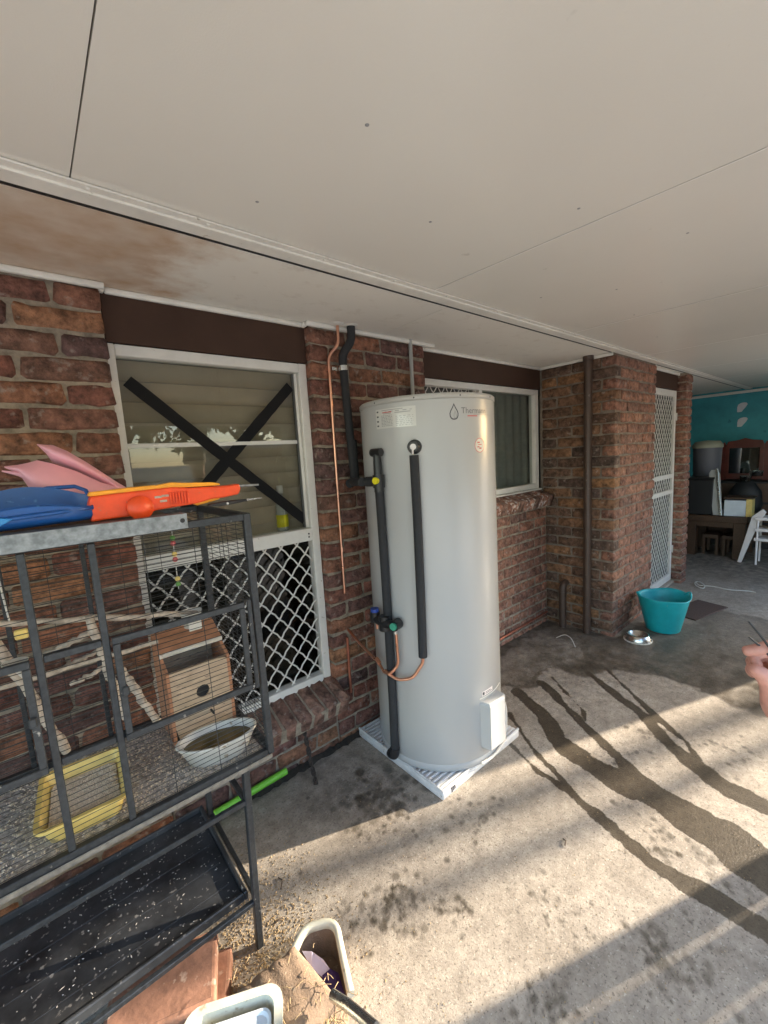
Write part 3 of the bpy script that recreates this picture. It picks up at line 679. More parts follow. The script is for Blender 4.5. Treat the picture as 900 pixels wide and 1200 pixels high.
# inside ledge at the transom so the bottle stands on something
MB().bbox(x0+.02, x1-.02, W1Y+.062, 2.034, 1.222, 1.248, .003).build('inner_ledge', 'white2', win1)
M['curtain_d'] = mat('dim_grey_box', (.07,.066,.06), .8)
# dim clutter on the room floor seen through the lower grille
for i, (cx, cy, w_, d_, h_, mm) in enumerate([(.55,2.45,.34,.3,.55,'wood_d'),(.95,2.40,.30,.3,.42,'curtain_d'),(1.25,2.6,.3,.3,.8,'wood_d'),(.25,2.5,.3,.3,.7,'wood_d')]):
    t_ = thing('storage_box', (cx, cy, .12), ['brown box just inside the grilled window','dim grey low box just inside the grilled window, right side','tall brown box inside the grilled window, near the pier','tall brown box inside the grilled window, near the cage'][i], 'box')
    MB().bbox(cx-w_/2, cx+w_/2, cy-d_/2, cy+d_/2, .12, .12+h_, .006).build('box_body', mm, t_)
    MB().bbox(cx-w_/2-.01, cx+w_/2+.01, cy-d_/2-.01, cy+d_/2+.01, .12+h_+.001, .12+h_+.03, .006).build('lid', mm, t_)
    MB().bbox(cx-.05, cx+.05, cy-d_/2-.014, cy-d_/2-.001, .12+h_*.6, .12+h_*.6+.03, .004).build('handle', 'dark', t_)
# -- far window
W2Y = 1.975
win2 = thing('window', (2.7, W2Y, 1.24), 'white framed sliding window above the brick sill, right of the heater', 'window')
a0, a1, c0, c1 = 2.0, 3.510, 1.238, 2.104
def f2(*a, **k): return fr(*a, W2Y, W2Y+.06, p=win2, **k)
f2(a0, a0+.045, c0, c1); f2(a1-.060, a1, c0, c1); f2(a0+.046, a1-.043, c1-.045, c1-.001); f2(a0+.046, a1-.043, c0+.001, c0+.045)
f2(2.66, 2.70, c0+.046, c1-.046)
fr(a0, a1, c0-.014, c0-.001, W2Y-.03, W2Y+.05, 'sill_flashing', win2)
MB().box(2.70, a1-.042, W2Y+.03, W2Y+.033, c0+.045, c1-.045).build('pane', 'glass', win2)
MB().box(a0+.045, 2.66, W2Y+.045, W2Y+.048, c0+.045, c1-.045).build('pane', 'glass', win2)
strands(win2, a0+.045, 2.66, c0+.045, c1-.045, W2Y+.018, .082, 1.2, .0032)
cv = MB(); 
for k in range(46):
    x = 2.66+k*.02; cv.add([(x, 2.055+.008*math.sin(k*1.1), c0), (x+.02, 2.055+.008*math.sin((k+1)*1.1), c0), (x+.02, 2.055+.008*math.sin((k+1)*1.1), 2.15), (x, 2.055+.008*math.sin(k*1.1), 2.15)], [(0,1,2,3)], True)
M['curtain'] = mat('grey_curtain', (.26,.275,.26), .95, var=.1, scale=10)
tag(cv.build('curtain', 'curtain'), 'grey curtain drawn behind the far window', 'curtain')
# -- flyscreen door
DY = 1.43
door = thing('screen_door', (4.96, DY, 0), 'white framed flyscreen door with diamond mesh between brick piers', 'door')
d0, d1 = 4.52, 5.366
def f3(x0_, x1_, z0_, z1_, nm='frame', m='white', y0=DY, y1=DY+.035): return MB().bbox(x0_, x1_, y0, y1, z0_, z1_, .003).build(nm, m, door)
f3(d0, d0+.05, .035, 2.112); f3(d1-.05, d1, .035, 2.112); f3(d0+.051, d1-.051, 2.050, 2.111); f3(d0+.051, d1-.051, .036, .11)
f3(d0+.051, d1-.051, 1.19, 1.235, 'mid_rail'); f3(d0+.051, d1-.051, 1.02, 1.065, 'mid_rail')
f3(4.422, d0-.002, .03, 2.115, 'jamb', 'brown', DY+.004, DY+.06)
f3(d0+.051, d1-.051, .11, 2.05, 'flyscreen', mat('flyscreen_mesh', (.10,.10,.095), .8), DY+.024, DY+.026)
strands(door, d0+.05, d1-.05, .11, 1.02, DY+.014, .075, 1.3, .003)
strands(door, d0+.05, d1-.05, 1.065, 1.19, DY+.014, .075, 1.3, .003)
strands(door, d0+.05, d1-.05, 1.235, 2.05, DY+.014, .075, 1.3, .003)
MB().bbox(d0+.01, d0+.045, DY-.03, DY-.001, 1.09, 1.17, .006).build('handle', 'dark', door)
for hz in (.35, 1.8): MB().tube([(d1+.001, DY-.006, hz), (d1+.001, DY-.006, hz+.08)], .007, 8).build('hinge', 'white', door)
structure('door_step', MB().bbox(4.42, 5.37, 1.40, 1.62, 0, .030, .004), 'concrete')
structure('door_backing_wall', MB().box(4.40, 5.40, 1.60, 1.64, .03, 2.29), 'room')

# ================================================================== PIPES ON THE WALLS
dp = thing('downpipe', (3.47, 1.525, 0), 'tall brown round downpipe on the side of the brick pier', 'pipe')
MB().tube([(3.470,1.525,-.02),(3.470,1.525,2.288)], .031, 20).build('pipe', 'pipebrown', dp)
for z in (.98, 1.80): MB().tube([(3.470,1.525,z),(3.470,1.525,z+.05)], .034, 20).build('coupling', 'pipebrown', dp)
MB().lathe([(.031,-.03),(.040,-.03),(.040,0)], (3.470,1.525,SOF), 20).build('collar', 'pipebrown', dp)
sp = thing('stub_pipe', (3.46, 1.73, 0), 'short brown waste pipe standing in the brick corner', 'pipe')
MB().tube(bend([(3.462,1.735,-.01),(3.462,1.735,.375),(3.53,1.735,.395)], .04), .030, 16).build('pipe', 'pipebrown', sp)
MB().tube([(3.462,1.735,.28),(3.462,1.735,.325)], .034, 16).build('socket', 'pipebrown', sp)
cd_ = MB().tube([(1.845,1.862,0),(1.845,1.862,2.29)], .0115, 12).build('conduit', 'conduit')
tag(cd_, 'thin grey conduit rising up the pier behind the heater to the eave', 'conduit')
cp_ = thing('copper_pipe', (1.25, 1.86, .2), 'bare copper pipe running down the brick pier from the eave', 'pipe')
MB().tube(bend([(1.300,1.835,SOF),(1.300,1.835,2.19),(1.252,1.868,2.13),(1.250,1.868,1.5)], .03), .0078, 10).build('pipe', 'copper', cp_)
MB().tube([(1.250,1.868,1.5),(1.247,1.868,1.15),(1.2455,1.868,.865)], .0072, 10).build('pipe', 'copper', cp_)
MB().tube([(1.240,1.868,.607),(1.2375,1.868,.277)], .0078, 10).build('pipe', 'copper_red', cp_)
MB().lathe([(.009,-.010),(.018,-.009),(.030,-.004),(.036,0)], (1.300,1.835,SOF), 20).build('escutcheon', 'white', cp_)
for z in (2.06, 1.47, 1.10): MB().tube([(1.2505,1.868,z),(1.2505,1.868,z+.022)], .0095, 10).build('saddle', 'copper', cp_)
lp = MB().tube([(3.50,1.90,.085),(2.6,1.893,.075),(1.99,1.893,.07)], .008, 8).build('low_copper_pipe', 'copper_red')
tag(lp, 'thin dull copper pipe along the foot of the wall under the far window', 'pipe')
bk = thing('lagged_pipe', (1.35, 1.84, 1.45), 'black lagged pipe dropping from the eave to the heater valve', 'pipe')
MB().tube(bend([(1.378,1.825,SOF+.005),(1.378,1.825,2.215),(1.322,1.842,2.14),(1.326,1.842,2.0),(1.348,1.842,1.47)], .035), .022, 14).build('pipe', 'lag', bk)
MB().tube(bend([(1.350,1.842,1.70),(1.352,1.842,1.478),(1.30,1.83,1.468)], .012), .024, 14).build('elbow', 'lag', bk)
MB().tube([(1.368,1.842,1.478),(1.29,1.78,1.480),(1.215,1.60,1.487)], .022, 14).build('branch', 'lag', bk)
MB().tube([(1.3225,1.842,2.085),(1.3235,1.842,2.060)], .025, 16).build('saddle_clip', 'steel', bk)
MB().bbox(1.270, 1.302, 1.864, 1.872, 2.062, 2.082, .002).build('clip_tail', 'steel', bk)
MB().lathe([(.024,-.006),(.034,-.004),(.038,0)], (1.378,1.825,SOF), 20).build('escutcheon', 'white', bk)

# ================================================================== WATER HEATER
TC = Vector((1.593, 1.517)); TR = .338
hp = thing('plinth', (1.58, 1.53, 0), 'white ribbed plastic pad under the water heater', 'pad')
px0, px1, py0, py1 = 1.262, 1.900, 1.205, 1.855
MB().bbox(px0, px1, py0, py1, 0, .040, .008, 2).build('base', 'padw', hp)
for k in range(25):
    y = py0+.018+k*.0255
    MB().bbox(px0+.012, px1-.012, y, y+.013, .0405, .0505, .003).build('rib', 'padw', hp)
for (xa, xb, ya, yb) in ((px0, px1, py0, py0+.010), (px0, px0+.010, py0+.011, py1)): MB().bbox(xa, xb, ya, yb, .0402, .053, .002).build('rim', 'padw', hp)
# small dark moulded mark near the front corner: a downward arrow-like emblem
for (u0, u1, v0, v1) in ((1.318,1.350,.030,.036),(1.322,1.330,.010,.0295),(1.334,1.341,.014,.0295),(1.345,1.351,.016,.0295)):
    MB().box(u0, u1, py0-.0012, py0+.002, v0, v1).build('moulded_mark', 'ink', hp)
wh = thing('water_heater', (TC.x, TC.y, .051), 'tall grey cylindrical water heater standing on a white pad', 'water heater')
ZB, ZT = .0525, 1.862
MB().lathe([(TR-.03,ZB),(TR-.004,ZB),(TR,ZB+.004),(TR,ZB+.036),(TR-.0015,ZB+.038),(TR-.0015,ZB+.040),(TR,ZB+.042),(TR,ZT-.026)], (TC.x, TC.y, 0), 128).build('casing', 'tank', wh)
MB().lathe([(TR,ZT-.0255),(TR-.003,ZT-.025),(TR-.003,ZT-.0235),(TR+.0025,ZT-.023),(TR+.0025,ZT-.006),(TR-.004,ZT),(TR-.02,ZT+.002),(0,ZT+.02)], (TC.x, TC.y, 0), 128).build('lid', 'tanklip', wh)
def tp(th, z, r=0):
    q = R(th); return Vector((TC.x+(TR+r)*math.cos(q), TC.y+(TR+r)*math.sin(q), z))
def wrap(name, poly2, mtl, parent=wh, off=.0006, ref=None):
    """polygons given in (degrees round the casing, height) laid on the casing as thin prints"""
    mb = MB()
    for poly in poly2:
        mb.add([tp(t, z, off) for t, z in poly], [tuple(range(len(poly)))])
    return mb.build(name, mtl, parent)
def wrect(t0, t1, za, zb_, n=8):
    return [[(t0+(t1-t0)*i/n, za), (t0+(t1-t0)*(i+1)/n, za), (t0+(t1-t0)*(i+1)/n, zb_), (t0+(t1-t0)*i/n, zb_)] for i in range(n)]
# rating label
rl = wrap('rating_label', wrect(180.5, 216, 1.728, 1.815, 14), 'paper')
marks = []
for zz, t0, t1 in [(1.808,187,206),(1.801,190,213),(1.793,188.5,196),(1.793,199,212)]: marks += wrect(t0, t1, zz-.0015, zz+.0015, 4)
rnd = random.Random(3)
for r_ in range(8):
    z = 1.783-r_*.0065; t = 186.5
    while t < 196.5:
        l = rnd.uniform(.6, 2.2); marks += wrect(t, min(t+l, 197), z, z+.0032, 1); t += l+.5
for r_ in range(6):
    z = 1.775-r_*.008; t = 200
    while t < 214:
        l = rnd.uniform(.6, 2.2); marks += wrect(t, min(t+l, 214), z, z+.0022, 1); t += l+rnd.uniform(.6,1.6)
wrap('label_print', marks, 'ink_l', off=.0009)
tk = []
for z in (1.805, 1.783, 1.762, 1.742): tk += wrect(181.6, 183.6, z-.004, z+.003, 1)
wrap('label_symbols', tk, 'ink', off=.0009)
wrap('label_heading', wrect(187.5, 196.5, 1.7965, 1.8005, 3), 'inkred', off=.0011)
# flame-drop emblem: outer outline, inner tongue
def drop(cx, cz_, s, w=1.0):
    pts = []
    prof = [(0,1),( .16,.72),(.36,.42),(.60,.10),(.74,-.22),(.72,-.55),(.55,-.84),(.28,-.98),(0,-1)]
    for u, v in prof: pts.append((u*w, v))
    for u, v in prof[-2:0:-1]: pts.append((-u*w, v))
    return [(cx+u*s*.57/math.radians(1)/TR*.9*.01/.01*1.0 if False else cx+math.degrees(u*s*.80/TR), cz_+v*s) for u, v in pts]
def ring(o_, i_): return [[o_[k], o_[(k+1) % len(o_)], i_[(k+1) % len(o_)], i_[k]] for k in range(len(o_))]
wrap('emblem', ring(drop(244.6,1.779,.036), drop(244.6,1.777,.0285)), 'ink')
wrap('emblem', ring(drop(245.4,1.767,.0185,.7), drop(245.4,1.765,.0125,.5)), 'ink_l')
# maker's lettering beside the emblem
def lettering(txt, th0, z0_, size, mtl, name):
    cu_ = bpy.data.curves.new('lettering', 'FONT'); cu_.body = txt; cu_.size = size; cu_.resolution_u = 2
    o = bpy.data.objects.new('lettering', cu_); COL.objects.link(o); dg = bpy.context.evaluated_depsgraph_get(); dg.update()
    me = bpy.data.meshes.new_from_object(o.evaluated_get(dg)); COL.objects.unlink(o); bpy.data.objects.remove(o)
    vs = [tp(th0+math.degrees(v.co.x/TR), z0_+v.co.y, .0008) for v in me.vertices]; fs = [tuple(p.vertices) for p in me.polygons]
    return MB().add(vs, fs).build(name, mtl, wh)
lettering('Thermann', 250.5, 1.770, .037, 'ink_m', 'lettering')
wrap('lettering_underline', wrect(262, 284, 1.7635, 1.7655, 8), 'ink_l')
wrap('lettering_tagline', wrect(256, 266, 1.756, 1.761, 4), 'inkred')
# round warning sticker
def disc(th, z, r, n=24, sq=1.0): return [(th+math.degrees(r*sq*math.cos(2*math.pi*k/n)/TR), z+r*math.sin(2*math.pi*k/n)) for k in range(n)]
wrap('warning_sticker', ring(disc(267.8,1.627,.033), disc(267.8,1.627,.0300)), 'inkred', off=.0012)
wrap('warning_sticker', [disc(267.8,1.627,.031)], 'sticker', off=.0008)
wm = []
for (t, z, w_, h_) in ((266.5,1.640,3,.006),(268,1.630,4.2,.004),(266.2,1.620,2.6,.005),(268.6,1.613,2.4,.006)): wm += wrect(t-w_/2, t+w_/2, z-h_/2, z+h_/2, 1)
wrap('sticker_print', wm, 'inkred', off=.0014)
# screws of the lid
for t in (180, 215, 250, 285): MB().lathe([(0,.002),(.003,.0015),(.004,0)], (0,0,0), 10, mtx=Matrix.Translation(tp(t, ZT-.014, .0025)) @ Matrix.Rotation(R(t),4,'Z') @ Matrix.Rotation(R(90),4,'Y')).build('screw', 'seal', wh)
# element cover box (angled faces), label above it, and conduit
bx_c = tp(273, .255, 0); ang = R(273+90)
def bl_(u, v, w): # tangential, up, outward
    q = R(272); t = Vector((-math.sin(q), math.cos(q), 0)); o_ = Vector((math.cos(q), math.sin(q), 0))
    return Vector((TC.x, TC.y, 0)) + o_*(TR+w) + t*u + Vector((0,0,v))
pr = [(-.074,-.012),(-.062,.044),(.050,.052),(.074,.040),(.080,-.02)]
mb = MB(); za, zb2 = .135, .385
ring1 = [bl_(u, za+.012, w) for u, w in pr]; ring2 = [bl_(u, zb2-.012, w) for u, w in pr]
r0 = [bl_(u*.93, za, w-.008) for u, w in pr]; r3 = [bl_(u*.93, zb2, w-.008) for u, w in pr]
k = len(pr)
for A, B in ((r0, ring1), (ring1, ring2), (ring2, r3)):
    mb.add(A+B, [(i, (i+1) % k, k+(i+1) % k, k+i) for i in range(k)])
mb.add(r0, [tuple(range(k))[::-1]]); mb.add(r3, [tuple(range(k))])
mb.build('element_cover', 'tank', wh)
M['covw'] = mat('white_cover_plastic', (.60,.60,.56), .4)
wh.children[-1].data.materials[0] = M['covw']
wrap('cover_hood', wrect(259, 292, .398, .404, 8), 'covw', off=.002)
wrap('caution_label', wrect(262, 276, .408, .432, 6), 'sticker', off=.0007)
wrap('caution_print', wrect(262.6, 265, .412, .428, 2)+wrect(266, 275, .414, .417, 3)+wrect(266, 273, .421, .424, 3), 'ink', off=.001)
MB().tube(bend([bl_(.06,.30,.02), tp(296,.295,.012), tp(303,.235,.022), tp(304,.14,.024), tp(296,.072,.016), tp(282,.064,.012), tp(268,.0645,.010), tp(258,.0645,.009)], .05, 6), .0075, 10).build('power_cable', 'white', wh)
# relief valve top left, with lever cap, brass port and yellow tag
pA = [tp(184.5, 1.487, .030), tp(184.5, 1.15, .026), tp(184.8, .75, .026), tp(184.6, .40, .026), tp(183.5, .115, .026)]
MB().tube(pA, .0215, 14).build('lagged_pipe', 'lag', wh)
MB().tube([tp(184.5,1.625,.032), tp(184.5,1.575,.032), tp(184.5,1.44,.030)], .022, 14, radii=[.017,.020,.024]).build('relief_valve', 'blackplastic', wh)
MB().tube([tp(179.5,1.622,.030), tp(184.5,1.622,.033), tp(188.5,1.622,.030)], .0195, 14).build('valve_head', 'blackplastic', wh)
MB().tube([tp(184.5,1.622,.0), tp(184.5,1.622,.034)], .014, 12).build('valve_neck', 'blackplastic', wh)
MB().tube([tp(178.3,1.622,.032), tp(179.3,1.622,.0315)], .013, 14).build('valve_port', 'steel', wh)
MB().tube([tp(184.5,1.490,.030), tp(178,1.489,.030), tp(170,1.487,.030)], .024, 14).build('tee_branch', 'lag', wh)
MB().tube([tp(184.5,1.52,.030), tp(184.5,1.46,.030)], .029, 14).build('tee_body', 'blackplastic', wh)
MB().tube([tp(185.6,1.494,.050), tp(185.8,1.494,.064)], .016, 18).build('yellow_cap', 'yellow', wh)
# second pipe
MB().tube([tp(213.8,1.60,.024), tp(214,1.30,.022), tp(213.6,.95,.022), tp(213,.662,.022)], .0205, 14).build('lagged_pipe', 'lag', wh)
MB().tube([tp(213.8,1.636,.0), tp(213.8,1.636,.012), tp(213.8,1.636,.03)], .026, 18, radii=[.033,.031,.022]).build('outlet_boss', 'blackplastic', wh)
MB().tube([tp(213.8,1.636,.028), tp(213.8,1.636,.036)], .0135, 14).build('outlet_plug', 'sticker', wh)
MB().tube([tp(213.6,1.632,.036), tp(213.7,1.605,.044)], .004, 8).build('tie', 'sticker', wh)
# mixing valve: black body across the pipe, blue and green caps
MB().tube([tp(175.5,.815,.052), tp(181,.813,.056), tp(187,.812,.058), tp(194,.812,.052)], .020, 14, radii=[.021,.021,.022,.021]).build('mixing_valve', 'blackplastic', wh)
MB().tube([tp(184.7,.845,.050), tp(184.7,.775,.050)], .028, 14).build('valve_body', 'blackplastic', wh)
MB().tube([tp(174.5,.850,.052), tp(174.5,.80,.052)], .025, 14).build('stop_valve', 'blackplastic', wh)
MB().tube([tp(174.5,.850,.052), tp(174.5,.866,.052)], .021, 14).build('blue_cap', 'bluecap', wh)
MB().tube([tp(194.3,.812,.020), tp(194.3,.812,.064)], .026, 16).build('valve_end', 'blackplastic', wh)
MB().tube([tp(194.6,.812,.064), tp(194.7,.812,.074)], .018, 16).build('green_cap', 'greencap', wh)
MB().tube([tp(176.5,.80,.052), tp(176.5,.765,.052)], .007, 10).build('brass_tail', 'copper', wh)
MB().tube([tp(193.5,.787,.045), tp(193.5,.766,.045)], .010, 10).build('brass_nut', 'steel', wh)
# copper tails
MB().tube(bend([tp(193.5,.78,.040), tp(193.5,.605,.034), tp(188.5,.562,.055), tp(183,.552,.060), tp(176,.578,.05), Vector((1.23,1.74,.62)), Vector((1.262,1.885,.64))], .03), .0075, 10).build('copper_tail', 'copper', wh)
MB().tube(bend([tp(213,.668,.020), tp(212.6,.630,.020), tp(205,.553,.034), tp(194,.535,.050), tp(186,.556,.058), tp(183,.566,.056)], .03), .0075, 10).build('copper_tail', 'copper', wh)
MB().tube([tp(172,.598,.05), tp(176,.582,.05)], .011, 10).build('copper_joint', 'copper', wh)
# drain elbow at the bottom of the first pipe
MB().tube(bend([tp(183.5,.135,.026), tp(183.5,.098,.030), tp(179,.094,.030)], .012), .025, 14).build('drain_elbow', 'blackplastic', wh)
MB().tube([tp(178.9,.094,.030), tp(177.6,.094,.030)], .022, 14).build('drain_cap', 'blackplastic', wh)
MB().tube([tp(177.5,.094,.030), tp(177.3,.094,.030)], .012, 14).build('drain_bore', 'copper_red', wh)

# ================================================================== FAR CARPORT END WITH TEAL WALL
TX = 8.30
tw = thing('teal_wall', (TX, .7, 0), 'teal painted wall at the far end of the carport', 'wall')
MB().box(TX, TX+.1, -1.05, 3.0, 0, 2.30).build('wall_face', 'teal', tw)
MB().bbox(TX-.03, TX-.001, -1.05, 2.6, 2.225, 2.262, .004).build('top_moulding', 'white2', tw)
MB().bbox(TX-.016, TX-.001, -1.05, 2.6, .0, .08, .004).build('skirting', 'wood_d', tw)
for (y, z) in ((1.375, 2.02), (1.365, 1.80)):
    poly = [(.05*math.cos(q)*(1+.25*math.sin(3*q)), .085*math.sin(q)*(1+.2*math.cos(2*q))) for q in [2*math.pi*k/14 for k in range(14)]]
    MB().prism([(u+.35*v, v) for u, v in poly], .002, xyz((0,-1,0), (0,0,1), (-1,0,0), (TX-.0015, y, z))).build('bare_patch', 'bluewhite', tw)  # pale reflections on the teal wall, painted as flat shapes
structure('carport_wall', MB().box(5.50, 5.60, 1.56, 2.7, 0, 2.29).box(5.6, 8.3, 2.6, 2.7, 0, 2.29), 'room')
# dark cupboard edge beside the pier
cb = thing('cupboard', (6.4, 2.1, 0), 'dark brown cupboard in the carport behind the brick pier', 'cupboard')
MB().bbox(5.9, 6.85, 1.78, 2.3, 0, 2.1, .006).build('carcass', 'wood_d', cb); MB().bbox(5.92, 6.36, 1.765, 1.779, .08, 2.05, .004).build('door_leaf', 'wood_d', cb); MB().bbox(6.38, 6.83, 1.765, 1.779, .08, 2.05, .004).build('door_leaf', 'wood_d', cb)
for x in (6.33, 6.42): MB().tube([(x,1.755,1.0),(x,1.755,1.1)], .006, 8).build('handle', 'steel', cb)
# coffee table
ct = thing('coffee_table', (7.1, 1.35, 0), 'chunky brown timber coffee table in front of the teal wall', 'table')
MB().bbox(6.86, 7.55, 1.02, 1.70, .48, .56, .006).build('table_top', 'wood_d', ct)
for (x, y) in ((6.88,1.04),(6.88,1.56),(7.41,1.04),(7.41,1.56)): MB().bbox(x, x+.12, y, y+.12, 0, .479, .004).build('leg', 'wood_d', ct)
MB().bbox(6.885, 6.91, 1.161, 1.559, .41, .478, .003).build('apron', 'wood_d', ct)
for i, (y, lb) in enumerate(((1.20,'small brown stool under the coffee table, right one'), (1.42,'small brown stool under the coffee table, left one'))):
    st = thing('stool', (7.1, y, 0), lb, 'stool', 'stools under the coffee table')
    MB().bbox(7.0, 7.3, y-.09, y+.09, .23, .28, .004).build('seat', 'wood_d', st)
    for (dx, dy) in ((0,-.09),(0,.055),(.265,-.09),(.265,.055)): MB().bbox(7.0+dx, 7.035+dx, y+dy, y+dy+.035, 0, .229, .003).build('leg', 'wood_d', st)
# dressing table mirror on a dark dresser
dr = thing('dresser', (7.95, 1.15, 0), 'dark dresser with a red framed swing mirror against the teal wall', 'dresser')
MB().bbox(7.75, 8.25, .70, 1.70, 0, .95, .008).build('carcass', 'dark', dr)
for k in range(3): MB().bbox(7.738, 7.749, .74, 1.66, .08+k*.29, .34+k*.29, .004).build('drawer', 'wood_d', dr)
for y in (1.02, 1.50): MB().prism([(-.035,0),(.035,0),(.03,.32),(.035,.50),(0,.56),(-.035,.50),(-.03,.32)], .05, xyz((0,-1,0),(0,0,1),(-1,0,0),(8.0,y,.951)), .004).build('mirror_post', 'wood_r', dr)
ob = [(-.215,.0),(.215,.0),(.215,.50),(.19,.56),(.08,.575),(0,.60),(-.08,.575),(-.19,.56),(-.215,.50)]
MB().prism(ob, .03, xyz((0,-1,0),(0,0,1),(-1,0,0),(7.98,1.26,.96)), .006).build('mirror_frame', 'wood_r', dr)
MB().box(7.9615, 7.9635, 1.09, 1.43, 1.05, 1.42).build('mirror_glass', 'mirror', dr)
# lidded grey drum / cylinder standing on the coffee table side
dm = thing('laundry_bin', (7.2, 1.68, 0), 'tall grey bin with a pale lid in front of the teal wall', 'bin')
MB().lathe([(0,.56),(.14,.56),(.165,1.44),(.17,1.46)], (7.32, 1.56, 0), 28).build('bin_body', mat('grey_bin_plastic', (.13,.135,.16), .5), dm)
MB().lathe([(.172,1.455),(.178,1.46),(.175,1.50),(.14,1.545),(.0,1.56)], (7.32, 1.56, 0), 28).build('bin_lid', mat('pale_bin_lid', (.34,.35,.27), .5), dm)
bxc = thing('storage_crate', (6.98, 1.52, .56), 'black storage crate on the coffee table beside the brick pier', 'crate')
MB().bbox(6.92, 7.14, 1.40, 1.695, .561, 1.04, .008).build('crate_body', 'dark', bxc); MB().bbox(6.91, 7.15, 1.39, 1.70, 1.041, 1.07, .006).build('rim', 'blackplastic', bxc)
# folded grey ironing board style panel leaning
pn = thing('leaning_panel', (6.95, 1.34, .56), 'narrow grey panel leaning upright on the coffee table', 'panel')
MB().prism([(-.05,0),(.05,0),(.06,.55),(.03,.60),(-.03,.60),(-.06,.55)], .02, xyz((0,-1,.0),(.12,.12,1),(-1,0,.12),(6.92,1.335,.565)), .004).build('panel_board', 'conduit', pn)
MB().prism([(-.012,0),(.012,0),(.012,.62),(-.012,.62)], .012, xyz((0,-1,.0),(.12,.12,1),(-1,0,.12),(6.895,1.30,.565)), .003).build('rail', 'steel', pn)
# steel pots and gear
for i, (y, z, r) in enumerate(((1.19, .96, .06), (1.08, 1.03, .07))):
    pt = MB().lathe([(0,0),(r,0),(r*1.08,.07),(r*1.12,.072),(r,.066),(r*.94,.01),(0,.008)], (7.70, y, z+.0), 20)
    tag(pt.build('steel_bowl', 'steel'), ['small shiny steel bowl in the clutter by the mirror, lower one', 'shiny steel bowl in the clutter by the mirror, upper one'][i], 'bowl', 'steel bowls by the mirror')
MB_bag = MB().lathe([(0,0),(.16,.0),(.19,.10),(.17,.28),(.10,.40),(.0,.42)], (7.40, 1.14, .561), 18, sx=.6)
tag(MB_bag.build('black_bag', 'dark'), 'bulging black bag on the coffee table under the mirror', 'bag')
wbx = thing('white_carton', (6.95, 1.12, .56), 'white carton with a yellow end on the coffee table', 'carton')
MB().bbox(6.93, 7.13, 1.055, 1.275, .561, .77, .005).build('carton_body', 'bluewhite', wbx); MB().bbox(6.935, 7.125, .995, 1.054, .561, .79, .005).build('carton_end', 'yellowtub', wbx)
MB().bbox(6.90, 7.2, .98, 1.28, .791, .81, .003).build('board_on_top', 'wood_d', wbx)
# white folding chair leaning on its side
wc = thing('folding_chair', (6.75, .95, 0), 'white plastic folding chair leaning beside the coffee table', 'chair')
MB().prism([(-.02,0),(.02,0),(.16,.50),(.23,.66),(.20,.70),(.10,.60)], .03, xyz((-.1,-1,0),(0,0,1),(-1,.1,0),(6.75,1.06,0)), .006).build('back_panel', 'sticker', wc)
for z in (.30, .42, .56): MB().bbox(6.70, 6.95, .55, .93, z, z+.035, .006).build('slat', 'sticker', wc)
for y in (.56, .90): MB().tube([(6.72,y,0),(6.72,y,.6)], .012, 8).build('leg', 'sticker', wc)
MB().tube([(6.94,.56,0),(6.94,.56,.6)], .012, 8).build('leg', 'sticker', wc); MB().tube([(6.94,.90,0),(6.94,.90,.6)], .012, 8).build('leg', 'sticker', wc)
ys_ = MB().bbox(6.73, 6.93, .60, .80, .461, .545, .01); tag(ys_.build('yellow_parcel', 'yellowtub'), 'small yellow parcel resting on the white folding chair', 'parcel')

# ================================================================== FLOOR ITEMS
bk = thing('teal_bucket', (3.95, 1.10, 0), 'teal flexible plastic tub standing by the brick pier', 'bucket')
mb = MB(); n = 40; prof = [(0,.006,0),(.118,.004,0),(.126,.012,0),(.185,.285,1),(.194,.298,1),(.194,.304,1),(.186,.304,1),(.178,.285,1),(.120,.02,0),(0,.014,0)]
vs = []
for r, z, e in prof:
    for j in range(n):
        q = 2*math.pi*j/n
        lip = e*(.007*math.cos(2*q+.5)+.003*math.cos(5*q)); rr = r*(1+.05*e*math.cos(2*q+1.0))
        vs.append((3.95+rr*math.cos(q), 1.10+rr*math.sin(q), z+lip))
mb.add(vs, [(i*n+j, i*n+(j+1) % n, (i+1)*n+(j+1) % n, (i+1)*n+j) for i in range(len(prof)-1) for j in range(n)], True)
mb.build('tub_body', 'bucket', bk)
for s in (1, -1):
    q0 = R(-52) if s > 0 else R(128)
    pts = []
    for k in range(9):
        q = q0+R(-16+4*k); b_ = math.sin(math.pi*k/8); pts.append((3.95+(.188+.012*b_)*math.cos(q), 1.10+(.188+.012*b_)*math.sin(q), .292+.032*b_))
    MB().tube(pts, .0075, 8).build('handle', 'bucket', bk)
tag(MB().lathe([(0,.12),(.145,.12)], (3.95,1.10,0), 32).build('water', 'water', bk), None)
dsh = thing('pet_bowl', (3.60, 1.17, 0), 'small stainless steel pet bowl beside the teal tub', 'bowl')
MB().lathe([(.060,.0),(.098,.0),(.100,.004),(.080,.050),(.074,.054),(.068,.050),(.058,.016),(0,.012)], (3.60,1.175,0), 36).build('bowl_body', 'steel', dsh)
MB().lathe([(.098,.0),(.103,.001),(.103,.008),(.098,.010)], (3.60,1.175,0), 36).build('rubber_ring', 'oldwhite', dsh)
dmt = MB().bbox(-.27, .27, -.13, .13, .0015, .012, .004, mtx=Matrix.Translation((4.60,1.01,0)) @ Matrix.Rotation(R(-14),4,'Z')); tag(dmt.build('doormat', 'mat_b'), 'flat dark brown mat on the concrete behind the teal tub', 'mat')
pts = []
